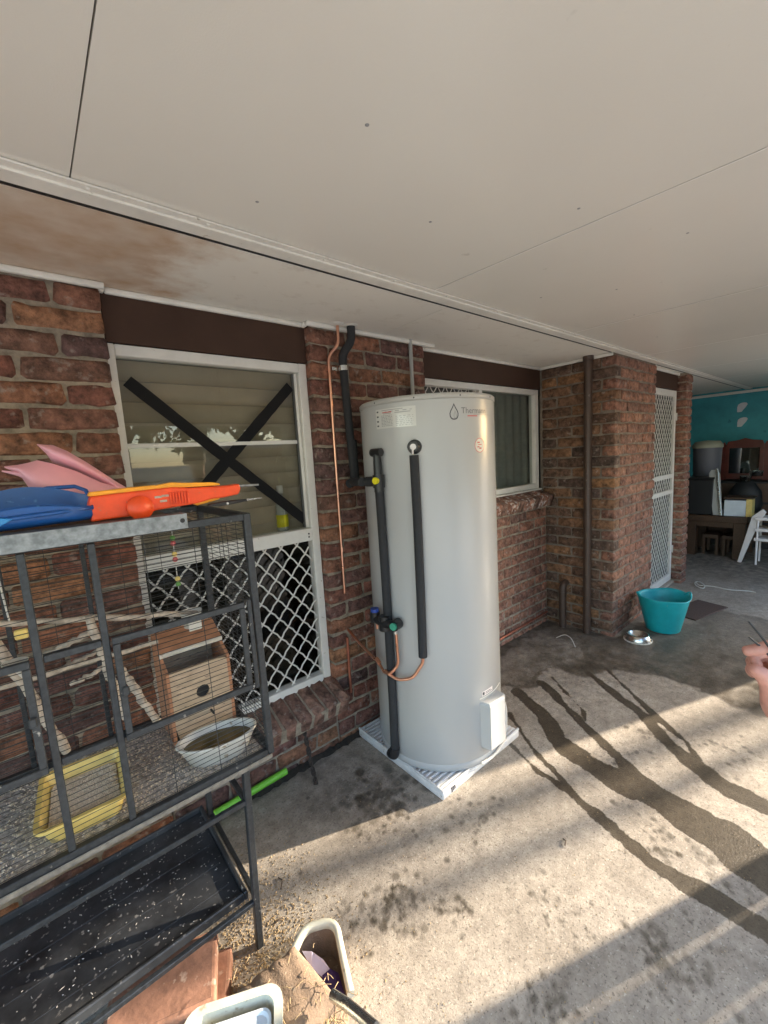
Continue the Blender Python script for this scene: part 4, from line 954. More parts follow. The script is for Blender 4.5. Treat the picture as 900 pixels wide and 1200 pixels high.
for k in range(70):
    t = k/69; q = t*14
    if t < .6: pts.append((5.42+.12*math.cos(q)*(1-.3*t), 1.17+.055*math.sin(q*1.1+.4), .006+.010*abs(math.sin(q*.9))))
    else: u = (t-.6)/.4; pts.append((5.42+.02*math.sin(u*9)+.05*u, 1.14-.42*u, .006))
tag(MB().tube(pts, .0055, 6).build('tangled_cord', 'cordw'), 'tangled white cord lying on the concrete past the teal tub', 'cord')
# small tie on the floor in the brick corner
tag(MB().tube(bend([(3.20,1.66,.004),(3.23,1.60,.045),(3.18,1.52,.05),(3.14,1.47,.004)], .04), .0028, 6).build('cable_tie', 'cordw'), 'thin white cable tie curled on the damp concrete near the brick corner', 'cable tie')
# green stick, iron rod
tag(MB().tube([(.80,1.852,.045),(.3,1.845,.040),(-.4,1.84,.036)], .0165, 14).build('green_stick', 'greentoy'), 'lime green plastic stick lying along the foot of the wall', 'stick')
pts = []; a = Vector((.905,1.842,.275)); b = Vector((.885,1.71,.004))
mb = MB(); d = (b-a); L = d.length; d.normalize(); s = Vector((1,0,0)); s = (s-d*s.dot(d)).normalized(); u = d.cross(s); N_ = 36; vs = []
for i in range(N_+1):
    t = i/N_; q = t*20; w = .011; tk_ = .005; c_ = a+d*L*t
    e1 = s*math.cos(q)+u*math.sin(q); e2 = -s*math.sin(q)+u*math.cos(q)
    vs += [c_+e1*w+e2*tk_, c_-e1*w+e2*tk_, c_-e1*w-e2*tk_, c_+e1*w-e2*tk_]
mb.add(vs, [(4*i+j, 4*i+(j+1) % 4, 4*i+4+(j+1) % 4, 4*i+4+j) for i in range(N_) for j in range(4)])
tag(mb.build('twisted_rod', 'rustrod'), 'dark twisted iron rod leaning on the brick sill', 'rod')
# grime line in the gap at the wall foot
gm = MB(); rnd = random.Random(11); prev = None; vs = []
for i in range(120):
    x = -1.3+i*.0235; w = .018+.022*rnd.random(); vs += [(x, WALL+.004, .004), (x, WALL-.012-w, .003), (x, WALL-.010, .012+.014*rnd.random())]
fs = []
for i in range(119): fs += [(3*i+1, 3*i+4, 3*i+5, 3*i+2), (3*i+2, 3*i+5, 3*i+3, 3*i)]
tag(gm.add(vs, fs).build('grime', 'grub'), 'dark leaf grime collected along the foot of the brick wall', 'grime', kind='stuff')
# husks, grit and seed on the floor: nobody could count them
def scatter(name, pts_r, m, label, cat, seed):
    rs = np.random.RandomState(seed); V = []; F = []
    for (x, y, z, l, w, hgt) in pts_r(rs):
        q = rs.uniform(0, 6.28); c, s_ = math.cos(q), math.sin(q); o = len(V)
        for (u, v, t) in ((-l,0,0),(0,-w,0),(l,0,0),(0,w,0),(0,0,hgt)): V.append((x+u*c-v*s_, y+u*s_+v*c, z+t))
        F += [(o,o+1,o+4),(o+1,o+2,o+4),(o+2,o+3,o+4),(o+3,o,o+4)]
    tag(MB().add(V, F).build(name, m), label, cat, kind='stuff')
def husk_pts(rs):
    out = []
    for k in range(2600):
        x = .36+rs.randn()*.13; y = 1.24+rs.randn()*.16
        if y > 1.85: continue
        out.append((x, y, .001, rs.uniform(.002,.0062), rs.uniform(.0012,.0026), rs.uniform(.001,.0034)))
    for k in range(1800):
        x = rs.uniform(.3, 2.3); y = rs.uniform(.2, 1.75); 
        if rs.rand() > math.exp(-(x-.3)*.8): continue
        out.append((x, y, .001, rs.uniform(.0012,.0045), rs.uniform(.0008,.002), rs.uniform(.0006,.002)))
    return out
scatter('seed_husk_litter', husk_pts, 'husk', 'scattered pale seed husks on the concrete by the cage leg', 'seed husks', 4)
for k, (x, y, q, l) in enumerate([(.52,1.36,.9,.05),(.45,1.27,-.5,.03),(1.45,.72,.3,.03)]):
    p = [Vector((x,y,.004)), Vector((x+l*.6*math.cos(q), y+l*.6*math.sin(q), .009)), Vector((x+l*math.cos(q+.4), y+l*math.sin(q+.4), .003))]
    tag(MB().tube(p, .0025, 6).build('twig', 'bark'), ['curved twig on sunlit concrete right of the cage leg','short dark twig on the concrete close to the cage leg','tiny twig in the middle of the sunlit concrete'][k], 'twig')
# terracotta pavers
for i, (c, a_, z, lb) in enumerate((((.13,1.235),-24,0.0,'orange terracotta paver on the floor, lower of the pair under the tray'), ((.105,1.265),-20,.052,'orange terracotta paver, upper of the pair under the tray'))):
    mt_ = Matrix.Translation((c[0], c[1], z)) @ Matrix.Rotation(R(a_),4,'Z')
    pv = thing('terracotta_paver', (c[0], c[1], z), lb, 'paver', 'terracotta pavers under the tray')
    MB().bbox(-.145, .145, -.10, .10, .001, .050, .006, 2, mt_).build('paver_block', 'paver', pv)
    MB().bbox(-.135, .135, -.088, .088, .0502, .0515, .0006, 1, mt_).build('worn_face', 'paver', pv)

# ================================================================== BIRD CAGE ON STAND
FY, BY = 1.24, 1.70; CX0, CX1 = -.43, .487; CZ0, CZ1 = .655, 1.455; T = .0105
cg = thing('bird_cage', (.03, 1.47, .64), 'large dark grey wire bird cage on a metal stand, in front of the brick wall', 'cage')
def bar(x0, x1, y0, y1, z0, z1, nm='frame_bar', m='cagepaint', p=cg): return MB().bbox(min(x0,x1), max(x0,x1), min(y0,y1), max(y0,y1), min(z0,z1), max(z0,z1), .002).build(nm, m, p)
for x in (CX0, CX1):
    for y in (FY, BY): bar(x-T, x+T, y-T, y+T, CZ0, CZ1, 'corner_post')
for z in (CZ0+T, CZ1-T):
    for y in (FY, BY): bar(CX0+T+.001, CX1-T-.001, y-T, y+T, z-T, z+T, 'rail')
    for x in (CX0, CX1): bar(x-T, x+T, FY+T+.001, BY-T-.001, z-T, z+T, 'rail')
for x in (-.040, .092): bar(x-.008, x+.008, FY-.008, FY+.008, CZ0+.022, CZ1-.022, 'post')
for x in (-.11, .10): bar(x-.007, x+.007, BY-.007, BY+.007, CZ0+.022, CZ1-.022, 'post')
bar(-.0315, .0835, FY-.007, FY+.007, 1.168, 1.186, 'cross_bar')
bar(-.0315, .0835, FY-.007, FY+.007, .905, .922, 'cross_bar')
def wires(panel, pts_list, nm, r=.0011):
    mb = MB()
    for a, b in pts_list: mb.tube([a, b], r, 4, cap=False, smooth=False)
    return mb.build(nm, 'wire', panel)
fz = [CZ0+.03+k*.0148 for k in range(51)]
wires(cg, [((CX0,FY,z),(CX1,FY,z)) for z in fz]+[((x,FY+.002,CZ0),(x,FY+.002,CZ1)) for x in (-.32,-.2,.205,.330,.41)], 'front_mesh')
wires(cg, [((CX0,BY,z),(CX1,BY,z)) for z in fz[::1]]+[((x,BY-.002,CZ0),(x,BY-.002,CZ1)) for x in (-.32,-.2,0,.205,.330)], 'back_mesh', .0009)
wires(cg, [((CX1,FY,z),(CX1,BY,z)) for z in fz]+[((CX1-.002,y,CZ0),(CX1-.002,y,CZ1)) for y in (1.33,1.42,1.51,1.60)], 'side_mesh')
wires(cg, [((CX0,FY,z),(CX0,BY,z)) for z in fz], 'side_mesh')
wires(cg, [((x,FY,CZ1-.008),(x,BY,CZ1-.008)) for x in [CX0+.03+k*.03 for k in range(29)]], 'top_mesh')
for (dx0, dx1) in ((.104, .447), (-.40, -.056)):
    d_ = MB()
    lb = 'cage_door'
    for (a0_, a1_, b0_, b1_) in ((dx0, dx1, 1.170, 1.188), (dx0, dx1, .905, .923), (dx0, dx0+.016, .9235, 1.1695), (dx1-.016, dx1, .9235, 1.1695)):
        d_.bbox(a0_, a1_, FY-.021, FY-.0095, b0_, b1_, .002)
    do = d_.build(lb, 'cagepaint', cg)
    MB().bbox(dx0+.004 if dx0 > 0 else dx1-.02, dx0+.02 if dx0 > 0 else dx1-.004, FY-.028, FY-.0215, 1.03, 1.055, .003).build('latch', 'cagepaint', do)
bar(.4565, .470, FY-.016, FY-.0095, .90, 1.19, 'door_stop')
# tray floor with litter
MB().bbox(CX0+.012, CX1-.012, FY+.012, BY-.012, CZ0-.004, CZ0+.004, .002).build('floor_tray', 'litter', cg)
bar(CX0, CX1, FY-.016, FY-.0115, CZ0-.012, CZ0+.004, 'tray_lip', 'cagelip')
# stand
SX0, SX1, SZ = -.34, .400, .195; LT = .0105
for (x, y) in ((SX0,FY),(SX1,FY),(SX0,BY),(SX1,BY)):
    mb = MB(); top = CZ0-.012; lean = -.018 if x > 0 else .018
    m_ = Matrix(((1,0,lean/top*-1,x+lean),(0,1,0,y),(0,0,1,0),(0,0,0,1)))
    mb.bbox(-LT, LT, -LT, LT, .0, top, .002, mtx=m_); mb.build('leg', 'cagepaint', cg)
for z in (.535, SZ-.022):
    for y in (FY, BY): bar(SX0-.001, SX1-.004, y-.008, y+.008, z-.008, z+.008, 'stand_rail')
    for x in (SX0-.004, SX1-.008): bar(x-.008, x+.008, FY+.009, BY-.009, z-.008, z+.008, 'stand_rail')
# black tray on the shelf rails
tr_ = thing('black_tray', (0, 1.5, SZ), 'scuffed black metal tray on the lower shelf of the cage stand', 'tray')
tx0, tx1, ty0, ty1 = -.42, .355, 1.262, 1.715
MB().bbox(tx0, tx1, ty0, ty1, SZ-.008, SZ+.002, .002).build('tray_floor', 'traybl', tr_)
for k in range(4):
    y = ty0+.07+k*.098; MB().tube([(tx0+.01, y, SZ+.0012), (tx1-.02, y+.004, SZ+.0012)], .0022, 5).build('pressed_rib', 'traybl', tr_)
for (a0_, a1_, b0_, b1_) in ((tx0, tx1, ty0-.012, ty0), (tx0, tx1, ty1, ty1+.012), (tx1, tx1+.012, ty0-.012, ty1+.012), (tx0-.012, tx0, ty0-.012, ty1+.012)):
    MB().bbox(a0_, a1_, b0_, b1_, SZ-.008, SZ+.022, .003).build('tray_wall', 'traybl', tr_)
def tray_pts(rs): return [(rs.uniform(-.3,.34), rs.uniform(1.28,1.70), SZ+.003, rs.uniform(.001,.0045)*(1+(rs.rand()>.93)), rs.uniform(.0006,.0016), rs.uniform(.0004,.0015)) for k in range(230)]
scatter('tray_droppings', tray_pts, 'oldwhite', 'pale husks and droppings scattered on the black tray', 'husks', 8)
def cage_pts(rs):
    out = []
    for k in range(3000): out.append((rs.uniform(-.25,.47), rs.uniform(1.255,1.69), CZ0+.005, rs.uniform(.002,.006), rs.uniform(.001,.003), rs.uniform(.001,.005)))
    return out
scatter('cage_litter', cage_pts, 'seed', 'pale seed husks covering the floor of the cage', 'seed husks', 9)
# yellow tub of seed
def tapered_tub(x0, x1, y0, y1, zb, zt, inset, wall, rim, m, parent, rot=0, nm='tub_body', rad=.02):
    """rounded rectangular tub with a rolled rim, open on top"""
    cx, cy = (x0+x1)/2, (y0+y1)/2; hx, hy = (x1-x0)/2, (y1-y0)/2
    def ring_(ex, ey, z, r):
        out = []
        for (sx, sy, a0) in ((1,1,0),(-1,1,90),(-1,-1,180),(1,-1,270)):
            for k in range(6):
                q = R(a0+18*k); out.append(((ex-r)*sx+r*math.cos(q), (ey-r)*sy+r*math.sin(q), z))
        c, s = math.cos(R(rot)), math.sin(R(rot))
        return [(cx+a*c-b*s, cy+a*s+b*c, z_) for a, b, z_ in out]
    rs_ = [ring_(hx-inset-.006, hy-inset-.006, zb, rad), ring_(hx-inset, hy-inset, zb+.006, rad), ring_(hx-.004, hy-.004, zt-.008, rad), ring_(hx+rim, hy+rim, zt-.008, rad+rim),
           ring_(hx+rim, hy+rim, zt, rad+rim), ring_(hx-wall, hy-wall, zt, rad), ring_(hx-inset-wall, hy-inset-wall, zb+.012, rad)]
    mb = MB(); n_ = 24
    mb.add([p for r_ in rs_ for p in r_], [(i*n_+j, i*n_+(j+1) % n_, (i+1)*n_+(j+1) % n_, (i+1)*n_+j) for i in range(len(rs_)-1) for j in range(n_)])
    mb.add(rs_[0], [tuple(range(n_))[::-1]]); mb.add(rs_[-1], [tuple(range(n_))])
    return mb.build(nm, m, parent), ring_
yt = thing('yellow_tub', (-.01, 1.42, CZ0), 'yellow plastic tub of seed on the cage floor', 'tub')
_, rg = tapered_tub(-.095, .100, 1.285, 1.535, CZ0+.005, CZ0+.070, .018, .004, .008, 'yellowtub', yt, -4)
MB().add(rg(.080, .105, CZ0+.040, .02), [tuple(range(24))]).build('seed_bed', 'seed', yt)
def tub_pts(rs): return [(rs.uniform(-.075,.08), rs.uniform(1.315,1.505), CZ0+.040, rs.uniform(.002,.006), rs.uniform(.0015,.003), rs.uniform(.001,.005)) for k in range(1100)]
scatter('tub_seed', tub_pts, 'seed', 'pale seed heaped in the yellow tub', 'seed', 10)
# white oval water dish
wd = thing('water_dish', (.365, 1.36, CZ0), 'white oval dish of murky water on the cage floor', 'dish')
mt_ = Matrix.Translation((.358,1.345,CZ0+.004)) @ Matrix.Rotation(R(-14),4,'Z')
MB().lathe([(0,0),(.075,0),(.082,.006),(.108,.066),(.113,.070),(.113,.075),(.104,.075),(.101,.066),(.078,.012),(0,.010)], (0,0,0), 40, 1.1, .62, mt_).build('dish_body', 'oldwhite', wd)
MB().lathe([(0,.052),(.096,.052)], (0,0,0), 40, 1.1, .62, mt_).build('water', 'water', wd)
# nest box
nb = thing('nest_box', (.37, 1.57, CZ0), 'pale plywood nest box with a round hole and open top, in the cage', 'nest box')
nx0, nx1, ny0, ny1, nz0, nz1 = .270, .462, 1.50, 1.68, CZ0+.005, .915
poly = [(0,0),(nx1-nx0,0),(nx1-nx0,nz1-nz0),(0,nz1-nz0)]
fr_ = MB(); cxh, czh, rh = .100, .155, .023; nseg = 24
outer = []
for k in range(nseg):
    q = 2*math.pi*k/nseg; cx_, sx_ = math.cos(q), math.sin(q)
    w_, hgt_ = nx1-nx0, nz1-nz0
    tmax = min([t for t in (((w_-cxh)/cx_ if cx_ > 1e-6 else 9), ((0-cxh)/cx_ if cx_ < -1e-6 else 9), ((hgt_-czh)/sx_ if sx_ > 1e-6 else 9), ((0-czh)/sx_ if sx_ < -1e-6 else 9))])
    outer.append((cxh+cx_*tmax, czh+sx_*tmax))
inner = [(cxh+rh*math.cos(2*math.pi*k/nseg), czh+rh*math.sin(2*math.pi*k/nseg)) for k in range(nseg)]
for yy, fl in ((ny0, 1), (ny0+.010, -1)):
    vs = [(nx0+u, yy, nz0+v) for u, v in outer+inner]
    fr_.add(vs, [((k, (k+1) % nseg, nseg+(k+1) % nseg, nseg+k))[::fl] for k in range(nseg)])
fr_.add([(nx0+u, ny0, nz0+v) for u, v in inner]+[(nx0+u, ny0+.010, nz0+v) for u, v in inner], [(k, (k+1) % nseg, nseg+(k+1) % nseg, nseg+k) for k in range(nseg)])
fr_.add([(nx0,ny0,nz1),(nx1,ny0,nz1),(nx1,ny0+.01,nz1),(nx0,ny0+.01,nz1)], [(0,1,2,3)])
fr_.build('front_board', 'ply', nb)
MB().prism([(0,0),(.18,0),(.18,.345),(0,.256)], .011, xyz((0,1,0),(0,0,1),(1,0,0),(nx0-.006,ny0,nz0)), .0015).build('side_board', 'plyred', nb)
MB().prism([(0,0),(.18,0),(.18,.345),(0,.256)], .011, xyz((0,1,0),(0,0,1),(1,0,0),(nx1+.006,ny0,nz0)), .0015).build('side_board', 'plyred', nb)
MB().bbox(nx0, nx1, ny1-.010, ny1-.001, nz0, nz0+.345, .001).build('back_board', 'ply', nb)
MB().bbox(nx0+.001, nx1-.001, ny0+.011, ny1-.011, nz0, nz0+.01, .001).build('base_board', 'ply', nb)
MB().box(nx0+.0005, nx1-.0005, ny0+.0105, ny0+.0115, nz0, nz1-.03).build('inner_dark', 'dark', nb)
MB().bbox(nx0-.012, nx1+.012, -.004, .105, 0, .008, .001, mtx=Matrix.Translation((0, ny1-.105, nz0+.300)) @ Matrix.Rotation(R(26),4,'X')).build('lid', 'plyred', nb)
MB().bbox(nx0-.012, nx1+.012, -.012, -.004, -.006, .010, .001, mtx=Matrix.Translation((0, ny1-.105, nz0+.300)) @ Matrix.Rotation(R(26),4,'X')).build('lid_edge', 'oldwhite', nb)
MB().tube([(nx0+.118, ny0, nz0+.075), (nx0+.118, ny0-.03, nz0+.075)], .004, 8).build('perch_peg', 'dark', nb)
# perches
def wob(a, b, r, n_=14, amp=.004, seed=0):
    rs = random.Random(seed); a, b = Vector(a), Vector(b)
    return [a+(b-a)*i/n_+Vector((rs.uniform(-amp,amp), rs.uniform(-amp,amp), rs.uniform(-amp,amp))) for i in range(n_+1)], [r*rs.uniform(.8,1.2) for i in range(n_+1)]
PL = [((-.42,1.45,1.300),(.37,1.45,1.118),.009,'long pale branch perch across the middle of the cage'),
      ((-.12,1.40,1.20),(-.02,1.52,.78),.012,'thick leaning branch perch at the left of the cage'),
      ((-.04,1.62,1.055),(.10,1.62,1.100),.009,'upper short pale perch between the cage posts at the back'),
      ((-.42,1.55,1.02),(.26,1.56,1.020),.0075,'thin pale perch behind the cage doors'),
      ((-.04,1.64,.985),(.11,1.64,1.020),.008,'middle short pale perch between the cage posts at the back'),
      ((.01,1.64,.93),(.11,1.64,.958),.008,'lower short pale perch between the cage posts at the back'),
      ((.14,1.50,.985),(.205,1.42,.815),.012,'curved grey branch sloping down beside the nest box'),
      ((.075,1.36,1.22),(.118,1.36,.90),.010,'upright pale branch tied behind the right cage post')]
for i, (a, b, r, lb) in enumerate(PL):
    p, rr = wob(a, b, r, seed=i); pe = MB().tube(p, r, 8, radii=rr).build('perch', 'perch'); tag(pe, lb, 'perch', 'perches in the cage')
# hanging toys, cuttlefish clip, little yellow block
M['beadgreen'] = mat('dull_green_bead', (.10,.26,.06), .5)
ht = thing('hanging_toy', (.335, 1.5, 1.2), 'string of coloured wooden beads hanging from the cage top', 'bird toy')
MB().tube([(.335,1.5,1.445),(.333,1.5,1.20)], .0015, 6).build('string', 'cordw', ht)
for z, c in ((1.375,'beadgreen'),(1.357,'inkred'),(1.320,'yellowtub'),(1.302,'inkred'),(1.235,'yellowtub'),(1.217,'beadgreen')):
    MB().lathe([(0,-.009),(.006,-.007),(.009,0),(.006,.007),(0,.009)], (.334,1.5,z), 12).build('bead', c, ht)
yb = MB().bbox(-.086, -.058, 1.445, 1.457, 1.176, 1.202, .003); tag(yb.build('yellow_block', 'yellowtub'), 'small pale yellow chew block hanging at the left of the cage', 'chew block')
ch2 = thing('hanging_chain', (-.1,1.45,1.2), 'thin white cord hanging at the left of the cage', 'cord')
MB().tube([(-.098,1.45,1.44),(-.094,1.45,1.30),(-.090,1.45,1.225)], .0022, 6).build('cord_length', 'cordw', ch2)
cl = thing('food_cup', (.34, 1.34, 1.12), 'small white cup clipped to the cage wall at the perch end', 'cup')
MB().lathe([(0,0),(.026,0),(.032,.05),(.035,.052),(.030,.048),(.024,.006),(0,.006)], (.345,1.43,1.085), 20).build('cup_body', 'oldwhite', cl)
MB().bbox(.325, .365, 1.395, 1.40, 1.08, 1.135, .002).build('clip_plate', 'oldwhite', cl)
cl2 = thing('white_clip', (-.09, 1.40, 1.15), 'white plastic dish clipped to the leaning branch at the left of the cage', 'dish')
MB().lathe([(0,0),(.018,.003),(.026,.016),(.028,.016),(.020,.0),(0,-.004)], (-.09,1.385,1.125), 18).build('dish_body', 'oldwhite', cl2)
MB().tube([(-.09,1.385,1.12),(-.075,1.40,1.085)], .006, 8).build('stem', 'oldwhite', cl2)
# galvanised angle on top
ga = thing('galvanised_angle', (-.1, 1.23, 1.45), 'galvanised steel angle lying along the front top edge of the cage', 'angle iron')
mb = MB(); mb.bbox(-.60, .316, FY-.0165, FY-.0125, 1.437, 1.479, .001); mb.build('upright_leg', 'galv', ga)
MB().bbox(-.60, .316, FY-.0122, FY+.045, 1.4755, 1.479, .001).build('flat_leg', 'galv', ga)
MB().lathe([(0,-.0006),(.0065,-.0006)], (0,0,0), 12, mtx=Matrix.Translation((.303, FY-.0172, 1.460)) @ Matrix.Rotation(R(-90),4,'X') @ Matrix.Rotation(R(180),4,'X')).build('bolt_hole', 'dark', ga)
brd = MB().bbox(-.58, .30, FY+.05, BY+.01, 1.456, 1.470, .003); tag(brd.build('top_board', 'wood_d'), 'dark board lying on top of the bird cage under the toys', 'board')

# ================================================================== TOYS ON THE CAGE
def XZY(y): return xyz((1,0,0), (0,0,1), (0,-1,0), (0,y,0))
bl_t = thing('toy_blaster', (.32, 1.30, 1.48), 'orange toy foam-dart blaster with yellow rail lying on top of the cage', 'toy gun')
YB = 1.285
body = [(.101,1.482),(.106,1.500),(.100,1.520),(.108,1.545),(.16,1.548),(.30,1.552),(.34,1.546),(.455,1.542),(.487,1.545),(.491,1.530),(.483,1.513),(.44,1.508),(.40,1.507),(.36,1.499),(.31,1.496),(.25,1.492),(.20,1.484),(.15,1.484)]
MB().prism(body, .042, XZY(YB), .005).build('body_shell', 'orange', bl_t)
rail = [(.103,1.546),(.108,1.556),(.20,1.560),(.27,1.561),(.30,1.565),(.33,1.561),(.41,1.556),(.43,1.551),(.43,1.545),(.30,1.549),(.16,1.545)]
MB().prism(rail, .030, XZY(YB), .002).build('top_rail', 'yelltoy', bl_t)
MB().lathe([(0,.0),(.028,.0),(.031,.004),(.031,.018),(.0,.018)], (0,0,0), 28, mtx=Matrix.Translation((.212,YB-.018,1.505)) @ Matrix.Rotation(R(90),4,'X')).build('drum', 'orange', bl_t)
for k in range(7): MB().bbox(.287+k*.0075, .291+k*.0075, YB-.027, YB-.0205, 1.504, 1.538, .0015).build('grip_rib', 'orange', bl_t)
for k, (x, z) in enumerate(((.250,1.528),(.262,1.516),(.268,1.530))): MB().bbox(x, x+.018, YB-.0225, YB-.0205, z-.003, z+.003, .001).build('embossing', 'perch', bl_t)
MB().prism([(.345,1.502),(.43,1.512),(.425,1.503),(.36,1.492)], .02, XZY(YB), .002).build('lower_trim', 'yelltoy', bl_t)
MB().tube([(.488,YB,1.537),(.556,YB,1.536)], .0042, 10).build('dart_rod', 'galv', bl_t)
kn = thing('folding_knife', (.47, 1.26, 1.47), 'slim black handled tool lying beside the orange toy blaster', 'tool')
MB().prism([(.385,1.487),(.42,1.483),(.47,1.487),(.505,1.490),(.50,1.497),(.44,1.497),(.39,1.494)], .02, XZY(1.262), .003).build('handle', 'blackplastic', kn)
MB().prism([(.50,1.490),(.55,1.493),(.555,1.4955),(.50,1.4965)], .004, XZY(1.262), .0008).build('blade', 'steel', kn)
MB().tube([(.44,1.2515,1.490),(.44,1.2505,1.490)], .004, 8).build('rivet', 'steel', kn)
# blue scoop lying on its side, mouth to the left
bs = thing('blue_scoop', (0, 1.29, 1.48), 'blue plastic scoop with hollow handle lying on top of the cage', 'scoop')
mb = MB(); prof_s = []
# boat-shaped body: sections along x
secs = []
for i in range(13):
    t = i/12; x = -.115+t*.225
    hgt = .052+.030*math.sin(math.pi*min(1, t*.9+.12)); w = .050 if t < .85 else .050-.02*(t-.85)/.15
    z0s = 1.4805+.006*t; sec = []
    for k in range(11):
        q = math.pi*k/10; sec.append((x, 1.295-w*math.cos(q), z0s+hgt*(.62 if k < 5 else 1.12)*(1-abs(math.sin(q))**.45)))
    secs.append(sec)
mb.add([p for s in secs for p in s], [(i*11+j, i*11+j+1, (i+1)*11+j+1, (i+1)*11+j) for i in range(12) for j in range(10)], True)
mb.add(secs[-1], [tuple(range(11))])
ins = [[(x, 1.295+(y-1.295)*.90, z+.004) for x, y, z in s] for s in secs]
mb.add([p for s in ins for p in s], [(i*11+j+1, i*11+j, (i+1)*11+j, (i+1)*11+j+1) for i in range(12) for j in range(10)], True)
for e in (0, 10): mb.add([s[e] for s in secs]+[s[e] for s in ins], [(i, i+1, 13+i+1, 13+i) for i in range(12)], True)
mb.build('scoop_body', 'bluetoy', bs)
MB().tube([(-.14,1.346,1.535),(-.06,1.346,1.556),(.03,1.346,1.572),(.085,1.344,1.572),(.106,1.33,1.56),(.112,1.30,1.535),(.108,1.26,1.518),(.04,1.244,1.516),(-.05,1.244,1.512)], .005, 8).build('rolled_rim', 'bluetoy', bs)
MB().prism([(-.092,1.486),(-.066,1.497),(-.040,1.512),(-.075,1.520),(-.086,1.536),(-.100,1.530)], .03, XZY(1.252), .003).build('tail_fin', mat('light_blue_plastic', (.03,.22,.55), .35), bs)
# pink plastic toy: split cone with pointed tips
pk = thing('pink_plastic_toy', (.1, 1.45, 1.475), 'pink moulded plastic toy with pointed tips lying on top of the cage', 'toy')
def pinkshell(profile_top, profile_bot, yc, bulge, nm):
    mb = MB(); n_ = len(profile_top); vs = []
    for (a, b) in zip(profile_top, profile_bot):
        a = Vector((a[0], yc, a[1])); b = Vector((b[0], yc, b[1]))
        for k in range(9):
            t = k/8; p = a+(b-a)*t; p.y -= bulge*math.sin(math.pi*t)*min(1, (a-b).length/.05); vs.append(p)
    mb.add(vs, [(i*9+j, i*9+j+1, (i+1)*9+j+1, (i+1)*9+j) for i in range(n_-1) for j in range(8)], True)
    vs2 = [(x, y+.006+.0*z, z) for x, y, z in [tuple(v) for v in vs]]
    mb.add(vs2, [(i*9+j+1, i*9+j, (i+1)*9+j, (i+1)*9+j+1) for i in range(n_-1) for j in range(8)], True)
    for j in (0, 8): mb.add([vs[i*9+j] for i in range(n_)]+[Vector(vs2[i*9+j]) for i in range(n_)], [(i, i+1, n_+i+1, n_+i) for i in range(n_-1)])
    mb.build(nm, 'pinktoy', pk)
pinkshell([(-.046,1.634),(-.02,1.636),(.0,1.640),(.02,1.646),(.05,1.636),(.10,1.612),(.15,1.578),(.21,1.550)], [(-.046,1.630),(-.02,1.612),(.0,1.56),(.02,1.525),(.06,1.50),(.10,1.49),(.15,1.49),(.21,1.49)], 1.44, .055, 'lower_shell')
pinkshell([(.026,1.690),(.04,1.688),(.06,1.686),(.09,1.668),(.13,1.635),(.17,1.598),(.20,1.570),(.23,1.545)], [(.026,1.688),(.042,1.664),(.052,1.640),(.09,1.618),(.13,1.592),(.17,1.56),(.20,1.535),(.23,1.52)], 1.47, .045, 'upper_shell')
MB().tube([(-.052,1.44,1.622),(-.02,1.428,1.612),(.02,1.41,1.585)], .005, 8, radii=[.002,.006,.008]).build('tip', 'pinktoy', pk)

# ================================================================== THINGS AT THE BOTTOM EDGE
def flatband(pts, w, t, m, nm, parent, upv=(0,0,1)):
    """flat strip swept along pts: w along up, t across"""
    pts = [Vector(p) for p in pts]; vs = []; n_ = len(pts); U = Vector(upv)
    for i, p in enumerate(pts):
        d = (pts[min(i+1,n_-1)]-pts[max(0,i-1)]).normalized(); s = d.cross(U).normalized()
        for (a, b) in ((-.5,-.35),(-.35,-.5),(.35,-.5),(.5,-.35),(.5,.35),(.35,.5),(-.35,.5),(-.5,.35)): vs.append(p+s*t*a+U*w*b)
    fs = [(8*i+j, 8*i+(j+1) % 8, 8*i+8+(j+1) % 8, 8*i+8+j) for i in range(n_-1) for j in range(8)]
    mb = MB(); mb.add(vs, fs, True); mb.add(vs[:8], [tuple(range(8))[::-1]]); mb.add(vs[-8:], [tuple(range(8))]); return mb.build(nm, m, parent)
# low cream tub poking out beyond the sack, printed wrapper inside
tb = thing('cream_tub', (.49, .99, 0), 'pale cream rimmed tub with a purple and white wrapper inside', 'tub')
rim = bend([(.43,1.075,.10),(.487,1.108,.10),(.575,1.060,.10),(.532,.955,.10),(.50,.87,.10)], .05, 8)
flatband(rim, .024, .020, 'cream', 'rim', tb)
mb = MB(); n_ = len(rim); cen = Vector((.49,.98,0))
vs = [p for p in rim]+[Vector((cen.x+(p.x-cen.x)*.80, cen.y+(p.y-cen.y)*.80, .004)) for p in rim]
mb.add(vs, [(i, i+1, n_+i+1, n_+i) for i in range(n_-1)], True); mb.add(vs[n_:], [tuple(range(n_))]); mb.build('tub_wall', 'sack', tb)
def sheet(poly, m, nm, parent, t=.002): 
    v = [Vector(p) for p in poly]; k = len(v); MB().add(v+[p-Vector((0,0,t)) for p in v], [tuple(range(k)), tuple(range(2*k-1,k-1,-1))]+[(i, k+i, k+(i+1) % k, (i+1) % k) for i in range(k)]).build(nm, m, parent)
sheet([(.455,1.07,.085),(.475,1.045,.09),(.492,1.005,.085),(.497,.972,.075),(.470,.975,.075),(.455,1.01,.08)], 'lilac', 'wrapper', tb)
sheet([(.470,.977,.079),(.497,.975,.079),(.512,.955,.07),(.500,.900,.06),(.470,.905,.06),(.455,.95,.07)], 'purple', 'wrapper_print', tb)
